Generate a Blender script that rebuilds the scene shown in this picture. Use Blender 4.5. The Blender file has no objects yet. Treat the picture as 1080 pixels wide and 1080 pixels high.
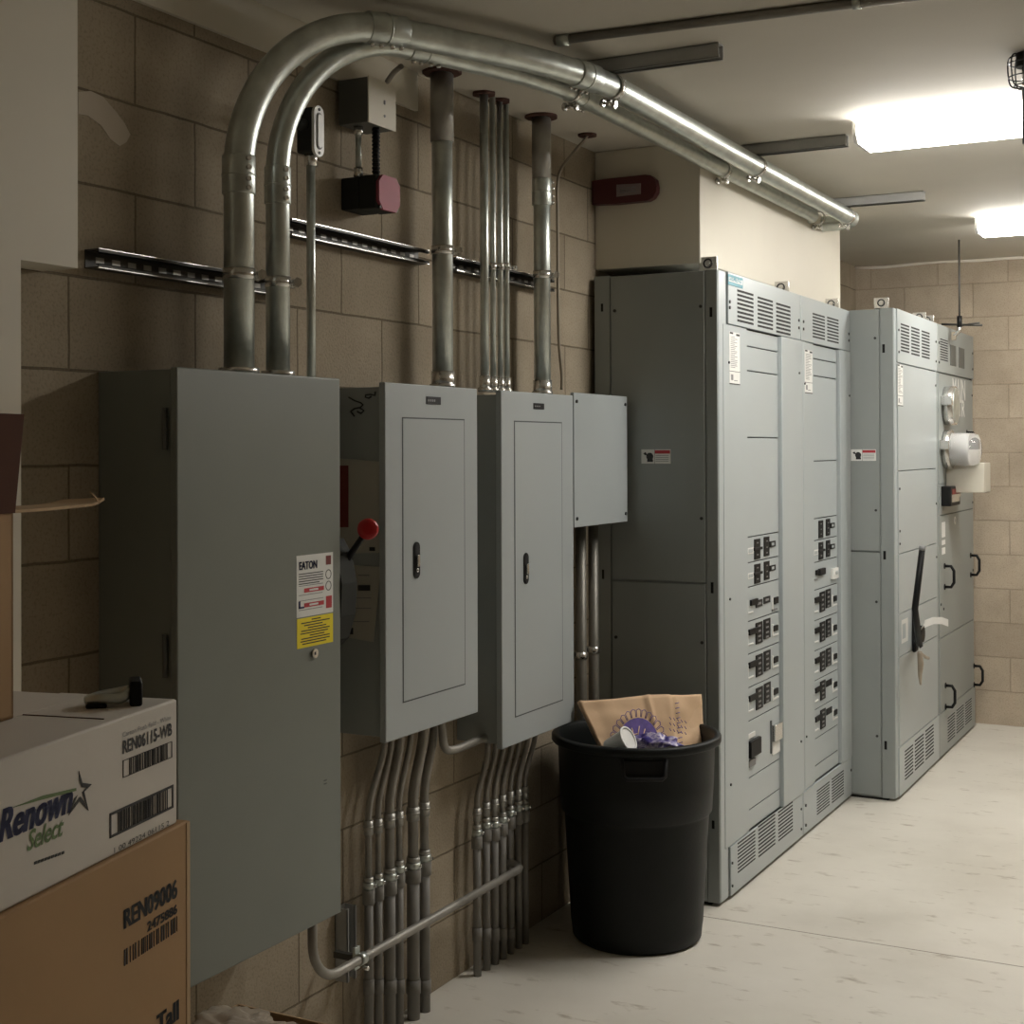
import bpy, bmesh, math, random
from math import sin, cos, pi, radians as R_
from mathutils import Vector, Matrix, noise
random.seed(7)
D=bpy.data; SC=bpy.context.scene; COL=SC.collection
# ------------------------------------------------------------------ survey of the room (metres); x from the block wall, y along it, z up
F_=1504.28; YAW=.4855; PIT=-.0072; ROL=-.0034; CY=462.45; CX_,CZ_=2.2531,1.6553
_F=Vector((-sin(YAW),cos(YAW),0)); _R=Vector((cos(YAW),sin(YAW),0)); _U=Vector((0,0,1))
_c,_s=cos(PIT),sin(PIT); _F,_U=_F*_c-_U*_s,_U*_c+_F*_s
_c,_s=cos(ROL),sin(ROL); _R,_U=_R*_c+_U*_s,_U*_c-_R*_s
CAM=Vector((CX_,0,CZ_))
def sight(u,v): return _F+_R*((u-540)/F_)-_U*((v-CY)/F_)
def onX(u,v,x):
    d=sight(u,v); return CAM+d*((x-CAM.x)/d.x)
def onY(u,v,y):
    d=sight(u,v); return CAM+d*(y/d.y)
def onZ(u,v,z):
    d=sight(u,v); return CAM+d*((z-CAM.z)/d.z)
H=2.785; YB=8.878; XR=4.3; YF=-1.6; Y0=2.2497
# ------------------------------------------------------------------ materials
def nodes(name):
    m=D.materials.new(name); m.use_nodes=True; nt=m.node_tree; b=nt.nodes['Principled BSDF']; return m,nt,b
def N(nt,t,**k):
    n=nt.nodes.new(t)
    for a,v in k.items():
        if a in n.inputs: n.inputs[a].default_value=v
        else: setattr(n,a,v)
    return n
def ramp(nt,fac,stops):
    r=nt.nodes.new('ShaderNodeValToRGB'); e=r.color_ramp.elements
    while len(e)<len(stops): e.new(.5)
    for q,(p,c) in zip(e,stops): q.position=p; q.color=(*c,1)
    nt.links.new(fac,r.inputs[0]); return r.outputs[0]
def mat(name,c,rough=.5,metal=0.,var=.06,scale=6.,bump=0.,bscale=60.,emit=0,spec=None,coat=0):
    m,nt,b=nodes(name)
    tc=N(nt,'ShaderNodeTexCoord'); nz=N(nt,'ShaderNodeTexNoise',Scale=scale,Detail=5.)
    nt.links.new(tc.outputs['Object'],nz.inputs['Vector'])
    lo=[max(0,x*(1-var)) for x in c]; hi=[min(1,x*(1+var)) for x in c]
    col=ramp(nt,nz.outputs['Fac'],[(.3,lo),(.7,hi)])
    nt.links.new(col,b.inputs['Base Color'])
    b.inputs['Roughness'].default_value=rough; b.inputs['Metallic'].default_value=metal
    if spec is not None: b.inputs['Specular IOR Level'].default_value=spec
    if coat: b.inputs['Coat Weight'].default_value=coat
    if bump:
        n2=N(nt,'ShaderNodeTexNoise',Scale=bscale,Detail=4.); nt.links.new(tc.outputs['Object'],n2.inputs['Vector'])
        bp=N(nt,'ShaderNodeBump',Strength=bump,Distance=.003); nt.links.new(n2.outputs['Fac'],bp.inputs['Height']); nt.links.new(bp.outputs[0],b.inputs['Normal'])
    if emit: b.inputs['Emission Color'].default_value=(*c,1); b.inputs['Emission Strength'].default_value=emit
    return m
def block_mat(name,axis,off,c1,c2,mort):
    m,nt,b=nodes(name)
    tc=N(nt,'ShaderNodeTexCoord'); sp=N(nt,'ShaderNodeSeparateXYZ'); nt.links.new(tc.outputs['Object'],sp.inputs[0])
    cb=N(nt,'ShaderNodeCombineXYZ'); ad=N(nt,'ShaderNodeMath',operation='ADD'); ad.inputs[1].default_value=-off+40*.4064
    nt.links.new(sp.outputs[axis],ad.inputs[0]); nt.links.new(ad.outputs[0],cb.inputs[0]); nt.links.new(sp.outputs['Z'],cb.inputs[1])
    nw=N(nt,'ShaderNodeTexNoise',Scale=9.,Detail=3.); nt.links.new(tc.outputs['Object'],nw.inputs['Vector'])
    wv=N(nt,'ShaderNodeVectorMath',operation='SCALE'); wv.inputs['Scale'].default_value=.006; nt.links.new(nw.outputs['Color'],wv.inputs[0])
    av=N(nt,'ShaderNodeVectorMath',operation='ADD'); nt.links.new(cb.outputs[0],av.inputs[0]); nt.links.new(wv.outputs[0],av.inputs[1])
    br=N(nt,'ShaderNodeTexBrick'); br.offset=.5; br.squash=1
    for k,v in (('Scale',1.),('Mortar Size',.0035),('Mortar Smooth',.35),('Brick Width',.4064),('Row Height',.2032),('Bias',0.)): br.inputs[k].default_value=v
    br.inputs['Color1'].default_value=(*c1,1); br.inputs['Color2'].default_value=(*c2,1); br.inputs['Mortar'].default_value=(*mort,1)
    nt.links.new(av.outputs[0],br.inputs['Vector'])
    n1=N(nt,'ShaderNodeTexNoise',Scale=3.,Detail=6.,Roughness=.6); nt.links.new(tc.outputs['Object'],n1.inputs['Vector'])
    n2=N(nt,'ShaderNodeTexNoise',Scale=140.,Detail=3.); nt.links.new(tc.outputs['Object'],n2.inputs['Vector'])
    f1=ramp(nt,n1.outputs['Fac'],[(.3,(.78,.76,.74)),(.7,(1.08,1.07,1.06))])
    f2=ramp(nt,n2.outputs['Fac'],[(.32,(.72,.7,.68)),(.5,(1,1,1))])
    m1=N(nt,'ShaderNodeMixRGB',blend_type='MULTIPLY'); m1.inputs[0].default_value=1; nt.links.new(br.outputs['Color'],m1.inputs[1]); nt.links.new(f1,m1.inputs[2])
    m2=N(nt,'ShaderNodeMixRGB',blend_type='MULTIPLY'); m2.inputs[0].default_value=.7; nt.links.new(m1.outputs[0],m2.inputs[1]); nt.links.new(f2,m2.inputs[2])
    nt.links.new(m2.outputs[0],b.inputs['Base Color']); b.inputs['Roughness'].default_value=.92; b.inputs['Specular IOR Level'].default_value=.15
    h1=N(nt,'ShaderNodeMath',operation='MULTIPLY'); h1.inputs[1].default_value=-1.; nt.links.new(br.outputs['Fac'],h1.inputs[0])
    h2=N(nt,'ShaderNodeMath',operation='MULTIPLY_ADD'); h2.inputs[1].default_value=.35; nt.links.new(n2.outputs['Fac'],h2.inputs[0]); nt.links.new(h1.outputs[0],h2.inputs[2])
    bp=N(nt,'ShaderNodeBump',Strength=.8,Distance=.004); nt.links.new(h2.outputs[0],bp.inputs['Height']); nt.links.new(bp.outputs[0],b.inputs['Normal'])
    return m
def floor_mat():
    m,nt,b=nodes('polished_concrete')
    tc=N(nt,'ShaderNodeTexCoord')
    n1=N(nt,'ShaderNodeTexNoise',Scale=1.3,Detail=7.,Roughness=.62); nt.links.new(tc.outputs['Object'],n1.inputs['Vector'])
    c1=ramp(nt,n1.outputs['Fac'],[(.3,(.56,.53,.46)),(.5,(.65,.62,.55)),(.72,(.71,.68,.61))])
    mp=N(nt,'ShaderNodeMapping'); mp.inputs['Scale'].default_value=(3.,7.,1.); nt.links.new(tc.outputs['Object'],mp.inputs[0])
    n2=N(nt,'ShaderNodeTexNoise',Scale=2.6,Detail=4.,Roughness=.6); nt.links.new(mp.outputs[0],n2.inputs['Vector'])
    c2=ramp(nt,n2.outputs['Fac'],[(.26,(.55,.5,.44)),(.40,(1,1,1))])
    m1=N(nt,'ShaderNodeMixRGB',blend_type='MULTIPLY'); m1.inputs[0].default_value=.9; nt.links.new(c1,m1.inputs[1]); nt.links.new(c2,m1.inputs[2])
    n3=N(nt,'ShaderNodeTexVoronoi',Scale=5.5); nt.links.new(tc.outputs['Object'],n3.inputs['Vector'])
    c3=ramp(nt,n3.outputs['Distance'],[(.0,(.35,.3,.25)),(.045,(1,1,1))])
    m2=N(nt,'ShaderNodeMixRGB',blend_type='MULTIPLY'); m2.inputs[0].default_value=.55; nt.links.new(m1.outputs[0],m2.inputs[1]); nt.links.new(c3,m2.inputs[2])
    nt.links.new(m2.outputs[0],b.inputs['Base Color'])
    nt.links.new(ramp(nt,n1.outputs['Fac'],[(.3,(.42,)*3),(.7,(.6,)*3)]),b.inputs['Roughness'])
    bp=N(nt,'ShaderNodeBump',Strength=.15,Distance=.002); n4=N(nt,'ShaderNodeTexNoise',Scale=60.,Detail=3.); nt.links.new(tc.outputs['Object'],n4.inputs['Vector'])
    nt.links.new(n4.outputs['Fac'],bp.inputs['Height']); nt.links.new(bp.outputs[0],b.inputs['Normal'])
    return m
M={}
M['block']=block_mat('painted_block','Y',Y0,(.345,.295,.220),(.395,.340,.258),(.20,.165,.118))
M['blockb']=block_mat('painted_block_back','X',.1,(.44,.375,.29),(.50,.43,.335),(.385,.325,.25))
M['floor']=floor_mat()
M['joint']=mat('floor_joint',(.2,.17,.13),.9)
M['ceil']=mat('ceiling_paint',(.63,.595,.52),.85,var=.05,scale=1.5,bump=.1,bscale=30)
M['cream']=mat('cream_paint',(.70,.66,.56),.6,var=.03,scale=2,bump=.05)
M['patch']=mat('cement_patch',(.50,.44,.36),.9,var=.06,scale=8)
M['caulk']=mat('cream_caulk',(.75,.70,.62),.8)
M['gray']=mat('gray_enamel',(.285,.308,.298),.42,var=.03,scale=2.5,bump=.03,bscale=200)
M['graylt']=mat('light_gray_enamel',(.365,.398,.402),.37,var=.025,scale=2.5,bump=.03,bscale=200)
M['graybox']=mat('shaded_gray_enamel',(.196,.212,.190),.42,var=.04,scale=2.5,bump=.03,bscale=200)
M['grayfr']=mat('lit_gray_enamel',(.415,.455,.462),.34,var=.025,scale=2.5,bump=.03,bscale=200)  # lighter copy of the gray enamel; light on the switchboard fronts put into colour
M['graydk']=mat('dark_gray_enamel',(.10,.105,.098),.45,var=.04,scale=3)
M['slot']=mat('dark_slot',(.02,.02,.02),.8)
M['seam']=mat('panel_seam',(.07,.075,.075),.7)
M['seaml']=mat('panel_edge',(.55,.57,.56),.4)
M['screw']=mat('dark_screw',(.05,.05,.05),.4,metal=.6)
M['black']=mat('black_plastic',(.006,.006,.006),.5,spec=.25)
M['blackm']=mat('black_molded',(.012,.012,.013),.55,spec=.3)
M['white']=mat('white_sticker',(.75,.75,.72),.5,var=.02)
M['ink']=mat('black_ink',(.02,.02,.02),.6)
M['inkg']=mat('gray_ink',(.22,.22,.22),.6)
M['inkb']=mat('blue_ink',(.010,.016,.085),.5)
M['inkgr']=mat('green_ink',(.10,.17,.05),.5)
M['inkr']=mat('red_ink',(.45,.03,.04),.5)
M['yellow']=mat('yellow_sticker',(.85,.70,.02),.45,var=.02)
M['teal']=mat('teal_sign',(.02,.22,.28),.4)
M['galv']=mat('galvanized_steel',(.56,.595,.565),.36,metal=.85,var=.14,scale=22,bump=.06,bscale=90)
M['galvd']=mat('dull_galvanized_steel',(.40,.39,.36),.45,metal=.75,var=.14,scale=18)
M['emt']=mat('weathered_conduit',(.30,.285,.255),.5,metal=.55,var=.15,scale=12)
M['emtd']=mat('shaded_conduit',(.17,.16,.135),.45,metal=.35,var=.12,scale=12)  # darker copy of the weathered conduit, with its shading painted in
M['pvc']=mat('gray_pvc',(.22,.21,.19),.55,var=.12,scale=12)
M['zinc']=mat('bright_zinc',(.72,.71,.68),.25,metal=.9,var=.1,scale=20)
M['strut']=mat('strut_steel',(.07,.066,.058),.5,metal=.4,var=.12,scale=15)
M['strutg']=mat('painted_strut',(.40,.40,.385),.5,metal=.1,var=.06,scale=10)
M['rust']=mat('firestop_caulk',(.085,.036,.026),.9,var=.15,scale=30,bump=.3)
M['maroon']=mat('maroon_plastic',(.085,.018,.02),.4,var=.05)
M['plate']=mat('gray_plate',(.25,.2,.2),.5)
M['red']=mat('red_knob',(.45,.012,.015),.3,var=.03)
M['redlb']=mat('red_label',(.16,.02,.015),.5,var=.03)
M['pink']=mat('faded_red_cover',(.33,.055,.085),.6,var=.1,scale=9)
M['boxdk']=mat('dark_box',(.035,.036,.032),.75,var=.1,spec=.15)
M['paper']=mat('sheet_paper',(.42,.40,.34),.4,var=.04)
M['kraft']=mat('kraft_cardboard',(.37,.225,.105),.8,var=.06,scale=3,bump=.1)
M['kraftd']=mat('kraft_shaded',(.075,.024,.010),.95,var=.08)  # kraft darkened so the shadow on the upright flap sits in its colour
M['kraftl']=mat('kraft_edge',(.44,.30,.17),.85)
M['cardw']=mat('white_cardboard',(.60,.56,.50),.7,var=.04,scale=3,bump=.06)
M['bag']=mat('paper_bag',(.64,.44,.27),.75,var=.06,scale=6,bump=.25,bscale=25)
M['bagp']=mat('purple_print',(.10,.06,.27),.6,var=.25,scale=40)
M['bin']=mat('bin_plastic',(.006,.0075,.007),.5,spec=.25,var=.1,scale=20,bump=.1,bscale=120)
M['film']=mat('clear_film',(.36,.30,.23),.3,var=.2,scale=12)
M['copper']=mat('dull_cable',(.30,.26,.2),.5,metal=.4)
M['gold']=mat('tan_enamel_box',(.52,.49,.41),.5)
M['meterw']=mat('white_meter',(.80,.80,.78),.35)
def glass_mat():
    m,nt,b=nodes('clear_glass'); b.inputs['Base Color'].default_value=(.95,.95,.95,1); b.inputs['Roughness'].default_value=.06; b.inputs['Transmission Weight'].default_value=.9; b.inputs['IOR'].default_value=1.35
    nz=N(nt,'ShaderNodeTexNoise',Scale=14.); bp=N(nt,'ShaderNodeBump',Strength=.05); nt.links.new(nz.outputs['Fac'],bp.inputs['Height']); nt.links.new(bp.outputs[0],b.inputs['Normal']); return m
M['glass']=glass_mat()
M['lens']=mat('lit_lens',(1.,.97,.92),.4,var=0,emit=22)
M['lamph']=mat('lamp_housing',(.8,.8,.78),.5)
def bagprint():
    m,nt,b=nodes('patterned_plastic')
    tc=N(nt,'ShaderNodeTexCoord'); v=N(nt,'ShaderNodeTexNoise',Scale=28.,Detail=3.); nt.links.new(tc.outputs['Object'],v.inputs['Vector'])
    nt.links.new(ramp(nt,v.outputs['Fac'],[(.40,(.03,.02,.16)),(.47,(.16,.13,.35)),(.55,(.55,.5,.6)),(.62,(.12,.09,.30))]),b.inputs['Base Color']); b.inputs['Roughness'].default_value=.3; return m
M['wrap']=bagprint()
# ------------------------------------------------------------------ mesh builder
class MB:
    def __init__(s,mx=None): s.bm=bmesh.new(); s.mats=[]; s.mx=mx or Matrix.Identity(4)
    def mi(s,m):
        if m not in s.mats: s.mats.append(m)
        return s.mats.index(m)
    def add(s,verts,faces,m,smooth=False):
        i=s.mi(m); vs=[s.bm.verts.new(s.mx@Vector(v)) for v in verts]; out=[]
        for f in faces:
            try: q=s.bm.faces.new([vs[k] for k in f])
            except ValueError: continue
            q.material_index=i; q.smooth=smooth; out.append(q)
        return vs,out
    def box(s,x0,x1,y0,y1,z0,z1,m,bev=0,seg=2):
        x0,x1=sorted((x0,x1)); y0,y1=sorted((y0,y1)); z0,z1=sorted((z0,z1))
        V=[(x0,y0,z0),(x1,y0,z0),(x1,y1,z0),(x0,y1,z0),(x0,y0,z1),(x1,y0,z1),(x1,y1,z1),(x0,y1,z1)]
        F=[(0,3,2,1),(4,5,6,7),(0,1,5,4),(1,2,6,5),(2,3,7,6),(3,0,4,7)]
        vs,fs=s.add(V,F,m)
        if bev:
            e={e for f in fs for e in f.edges}
            r=bmesh.ops.bevel(s.bm,geom=list(e),offset=bev,segments=seg,affect='EDGES',profile=.5)
            for f in r['faces']: f.material_index=s.mi(m); f.smooth=True
        return s
    def prism(s,pts,vec,m,smooth=False):   # polygon (3D points) swept along vec
        n=len(pts); vec=Vector(vec); P=[Vector(p) for p in pts]
        V=P+[p+vec for p in P]; F=[tuple(range(n))[::-1],tuple(range(n,2*n))]+[(i,(i+1)%n,(i+1)%n+n,i+n) for i in range(n)]
        s.add(V,F,m,smooth); return s
    def tube(s,pts,r,m,seg=20,cap=True):
        P=[Vector(p) for p in pts]; n=len(P); rs=r if isinstance(r,(list,tuple)) else [r]*n
        t0=(P[1]-P[0]).normalized(); a=t0.orthogonal().normalized(); V=[]
        prev=t0
        for i,p in enumerate(P):
            t=((P[i+1]-p).normalized() if i<n-1 else (p-P[i-1]).normalized())
            if 0<i<n-1: t=((p-P[i-1]).normalized()+t).normalized()
            q=prev.rotation_difference(t); a=(q@a).normalized(); prev=t; b=t.cross(a)
            for k in range(seg):
                w=2*pi*k/seg; V.append(p+(a*cos(w)+b*sin(w))*rs[i])
        F=[(i*seg+k,i*seg+(k+1)%seg,(i+1)*seg+(k+1)%seg,(i+1)*seg+k) for i in range(n-1) for k in range(seg)]
        vs,fs=s.add(V,F,m,True)
        if cap:
            i=s.mi(m)
            for c in (list(range(seg))[::-1],[ (n-1)*seg+k for k in range(seg)]):
                f=s.bm.faces.new([vs[k] for k in c]); f.material_index=i
        return s
    def cyl(s,p0,p1,r,m,seg=24): return s.tube([p0,p1],r,m,seg)
    def ring(s,c,ax,ro,ri,m,seg=32):
        c=Vector(c); ax=Vector(ax); t=ax.normalized(); a=t.orthogonal().normalized(); b=t.cross(a); V=[]
        for (q,r) in ((0,ro),(1,ro),(1,ri),(0,ri)):
            for k in range(seg):
                w=2*pi*k/seg; V.append(c+ax*q+(a*cos(w)+b*sin(w))*r)
        s.add(V,[(j*seg+k,j*seg+(k+1)%seg,((j+1)%4)*seg+(k+1)%seg,((j+1)%4)*seg+k) for j in range(4) for k in range(seg)],m,True); return s
    def lathe(s,c,prof,m,seg=64):
        V=[];c=Vector(c)
        for r,z in prof:
            for k in range(seg): w=2*pi*k/seg; V.append(c+Vector((r*cos(w),r*sin(w),z)))
        n=len(prof)
        s.add(V,[(i*seg+k,i*seg+(k+1)%seg,(i+1)*seg+(k+1)%seg,(i+1)*seg+k) for i in range(n-1) for k in range(seg)],m,True); return s
    def text(s,body,o,ux,uy,h,m,w=None,bold=0,shear=0,ext=0):
        """o = lower left corner of the word; ux, uy = unit directions of the line and of the letters"""
        if bold>.035:
            for k in (-1,0,1): s.text(body,Vector(o)+Vector(ux).normalized()*(k*h*.045),ux,uy,h,m,w,.022,shear)
            return s
        cu=D.curves.new('t','FONT'); cu.body=body; cu.size=1; cu.offset=bold; cu.shear=shear; cu.resolution_u=3
        ob=D.objects.new('t',cu); COL.objects.link(ob); dg=bpy.context.evaluated_depsgraph_get(); me=ob.evaluated_get(dg).to_mesh()
        vs=[v.co.copy() for v in me.vertices]; fs=[tuple(p.vertices) for p in me.polygons]
        ob.evaluated_get(dg).to_mesh_clear(); D.objects.remove(ob); D.curves.remove(cu)
        if not vs: return s
        x0=min(v.x for v in vs); x1=max(v.x for v in vs); y0=min(v.y for v in vs if True); 
        sc=h/.72; sx=sc if w is None else w/(x1-x0)
        o=Vector(o); ux=Vector(ux).normalized(); uy=Vector(uy).normalized()
        s.add([o+ux*((v.x-x0)*sx)+uy*(v.y*sc) for v in vs],fs,m); return s
    def build(s,name,parent=None,label=None,kind=None,recalc=True):
        if recalc: bmesh.ops.recalc_face_normals(s.bm,faces=s.bm.faces)
        off=parent.matrix_basis.translation.copy() if parent and parent.parent is None else (s_world(parent) if parent else Vector())
        if parent: bmesh.ops.translate(s.bm,verts=s.bm.verts,vec=-off)
        me=D.meshes.new(name); s.bm.to_mesh(me); s.bm.free()
        for k in s.mats: me.materials.append(M[k])
        o=D.objects.new(name,me); COL.objects.link(o)
        if parent: o.parent=parent
        if label: o['label']=label
        if kind: o['kind']=kind
        return o
def s_world(p):
    v=Vector()
    while p: v+=p.location; p=p.parent
    return v
def thing(name,loc,label,cat,group=None):
    o=D.objects.new(name,None); COL.objects.link(o); o.location=loc; o.empty_display_size=.05; o['label']=label; o['category']=cat
    if group: o['group']=group
    return o
def struct(name,mb,parent=None):
    o=mb.build(name,parent); o['kind']='structure'; return o
def bx(*a,**k): return MB().box(*a,**k)
# ------------------------------------------------------------------ the room
struct('floor',MB().box(-.2,XR,YF,YB+.2,-.1,0,'floor').box(0,XR,4.781,4.785,-.01,.0004,'joint').box(0,XR,1.2,1.204,-.01,.0004,'joint'))
struct('ceiling',MB().box(-.2,XR,YF,YB+.2,H,H+.1,'ceil'))
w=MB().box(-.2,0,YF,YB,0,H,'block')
a=onX(84,97,.0);
pp=[onX(u,v,0) for u,v in ((82,97),(95,96),(108,102),(122,118),(131,130),(137,142),(133,150),(126,154),(116,146),(106,132),(92,122),(82,120))]
w.prism([p for p in pp],(.0015,0,0),'patch')
struct('wall_left',w)
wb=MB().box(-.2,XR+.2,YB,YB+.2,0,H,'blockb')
struct('wall_back',wb)
struct('wall_right',MB().box(XR,XR+.2,YF,YB,0,H,'blockb'))
struct('wall_front',MB().box(-.2,XR+.2,YF-.2,YF,0,H,'blockb'))
# cream caulk line under the ceiling of the back wall
cb=MB(); pts=[]
for i in range(30):
    x=.0+i*.09; pts.append((x,YB-.004,H-.008-.012*noise.noise(Vector((x*3,0,0)))))
cb.tube(pts,.009,'caulk',8); struct('trim_1',cb)
# cream bulkhead over the switchboards
struct('trim_2',MB().box(.0,.424,4.955,6.912,2.335,H,'cream',.004))
# cream pilaster and beam end at the left
px=.1; b0=onX(82,283,px); b1=onX(22,275,px)
struct('trim_3',MB().box(0,px,YF,b1.y,0,H,'cream'))
struct('trim_4',MB().box(0,px,b1.y,b0.y,b0.z,H,'cream'))
# painted band at the top of the block wall, ending beside the white junction box
e=onX(441,117,.012)
struct('trim_5',MB().box(0,.012,b0.y,e.y,e.z,H,'cream'))
# ------------------------------------------------------------------ panel boards
def sticker_lines(mb,x,y0,y1,z0,z1,n,m='ink',seed=0,th=.5):
    r=random.Random(seed); dz=(z1-z0)/n
    for i in range(n):
        a=y0; z=z1-(i+.5)*dz
        L=(y1-y0)*r.uniform(.55,1)
        mb.box(x,x+.0004,a,a+L,z-dz*th*.3,z+dz*th*.3,m)
def plate_mx(o,ux,uy):   # local x=ux, y=uy, z=out
    ux=Vector(ux).normalized(); uy=Vector(uy).normalized(); uz=ux.cross(uy)
    return Matrix.Translation(Vector(o))@Matrix((ux,uy,uz)).transposed().to_4x4()
# --- big safety switch
xd,ya,yb_,zt,zb=.2251,2.3291,2.9305,1.8307,.5095
t=thing('safety_switch',(.11,(ya+yb_)/2,zb),'largest plain dark-shadowed gray steel enclosure on the block wall, with white and yellow stickers','electrical box')
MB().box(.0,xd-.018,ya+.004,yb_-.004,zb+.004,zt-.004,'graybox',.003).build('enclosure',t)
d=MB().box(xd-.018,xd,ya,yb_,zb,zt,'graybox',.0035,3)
for (u,v) in ((343,823),(343,826.5)):
    p=onX(u,v,xd); d.box(xd,xd+.0004,p.y-.006,p.y+.006,p.z-.0015,p.z+.0015,'seam')
door=d.build('door',t)
for zz in (1.70,1.22,.74):
    MB().cyl((xd-.03,ya-.004,zz-.045),(xd-.03,ya-.004,zz+.045),.006,'graydk',12).build('hinge',t)
p0=onX(312.5,584.5,xd); p1=onX(351,645,xd)
X=xd+.0006; y0,y1,z1,z0=p0.y,onX(351,600,xd).y,onX(330,584.5,xd).z,onX(330,649,xd).z
lb=MB().box(xd,X,y0,y1,z0,z1,'white')
W=y1-y0; Hh=z1-z0
lb.text('EATON',(X+.0004,y0+.07*W,z1-.23*Hh),(0,1,0),(0,0,1),.13*Hh,'inkb',w=.48*W,bold=.08)
lb.box(X,X+.0004,y1-.2*W,y1-.06*W,z1-.2*Hh,z1-.05*Hh,'redlb')
for i in range(5): lb.box(X,X+.0004,y0+.06*W,y0+(.72-.1*(i==4))*W,z1-(.31+.04*i)*Hh,z1-(.295+.04*i)*Hh,'ink')
for zz in (.54,.78):
    lb.box(X,X+.0004,y0+.2*W,y0+.74*W,z1-(zz+.07)*Hh,z1-zz*Hh,'inkr').box(X+.0002,X+.0007,y0+.34*W,y0+.58*W,z1-(zz+.05)*Hh,z1-(zz+.02)*Hh,'white')
    lb.box(X,X+.0004,y0+.06*W,y0+.72*W,z1-(zz-.04)*Hh,z1-(zz-.05)*Hh,'inkg').box(X,X+.0004,y0+.06*W,y0+.7*W,z1-(zz+.11)*Hh,z1-(zz+.1)*Hh,'inkg')
lb.box(X,X+.0004,y0+.05*W,y0+.1*W,z1-.86*Hh,z1-.74*Hh,'inkb').box(X,X+.0004,y0+.05*W,y0+.2*W,z1-.86*Hh,z1-.83*Hh,'inkb')
lb.box(X,X+.0004,y0+.8*W,y0+.96*W,z1-.92*Hh,z1-.72*Hh,'inkr')
for q in (.36,.55): lb.ring((X,y0+.87*W,z1-q*Hh),(.0004,0,0),.012,.010,'ink',16)
lb.build('sticker',t,'white safety sticker with EATON in dark blue and red bands')
y1b=onX(351,660,xd).y; z1b=onX(331,650,xd).z; z0b=onX(331,681,xd).z
lb=MB().box(xd,X,y0+.002,y1b,z0b,z1b,'yellow'); Hb=z1b-z0b
for i,(a,b) in enumerate(((.4,.65),(.12,.9),(.2,.7),(.3,.8),(.12,.9),(.1,.85),(.35,.75),(.12,.9),(.1,.9),(.15,.8))): lb.box(X,X+.0004,y0+a*W,y0+b*W,z1b-(.08+.088*i)*Hb-.0016,z1b-(.08+.088*i)*Hb+.001,'ink')
lb.build('caution_sticker',t,'yellow caution sticker')
p=onX(331,689,xd); MB().cyl((xd,p.y,p.z),(xd+.006,p.y,p.z),.011,'zinc').box(xd+.006,xd+.0065,p.y-.005,p.y+.001,p.z-.003,p.z+.004,'ink').build('lock',t,'round bright key lock')
# operating handle on the right flank: guard plate, lever, red knob
hm=MB(); 
prof=[(.05,1.555),(.14,1.56),(.165,1.52),(.18,1.45),(.175,1.37),(.155,1.31),(.11,1.27),(.05,1.28)]
hm.prism([(x+.05,yb_,z-.13) for x,z in prof],(0,.065,0),'boxdk'); hm.box(.06,.2,yb_-.004,yb_+.008,1.10,1.44,'boxdk',.003)
h=hm.build('handle_guard',t)
a=onY(366,590,yb_+.05); kk=onY(388,558,yb_+.075)
MB().tube([a,a.lerp(kk,.5),kk],[.009,.008,.007],'blackm',12).build('handle_lever',t)
MB().lathe((0,0,0),[(0,.0)],'red',3) if False else None
kb=MB(Matrix.Translation(kk)@Matrix.Rotation(radians(0) if False else 0,4,'X'))
ax=(CAM-kk).normalized(); ax=Vector((ax.x,ax.y*.9,ax.z)).normalized()
kb=MB(); kb.tube([kk-ax*.012,kk-ax*.010,kk+ax*.006,kk+ax*.012,kk+ax*.014],[.020,.027,.027,.022,.012],'red',32); kb.build('knob',t,'red round knob')
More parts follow.
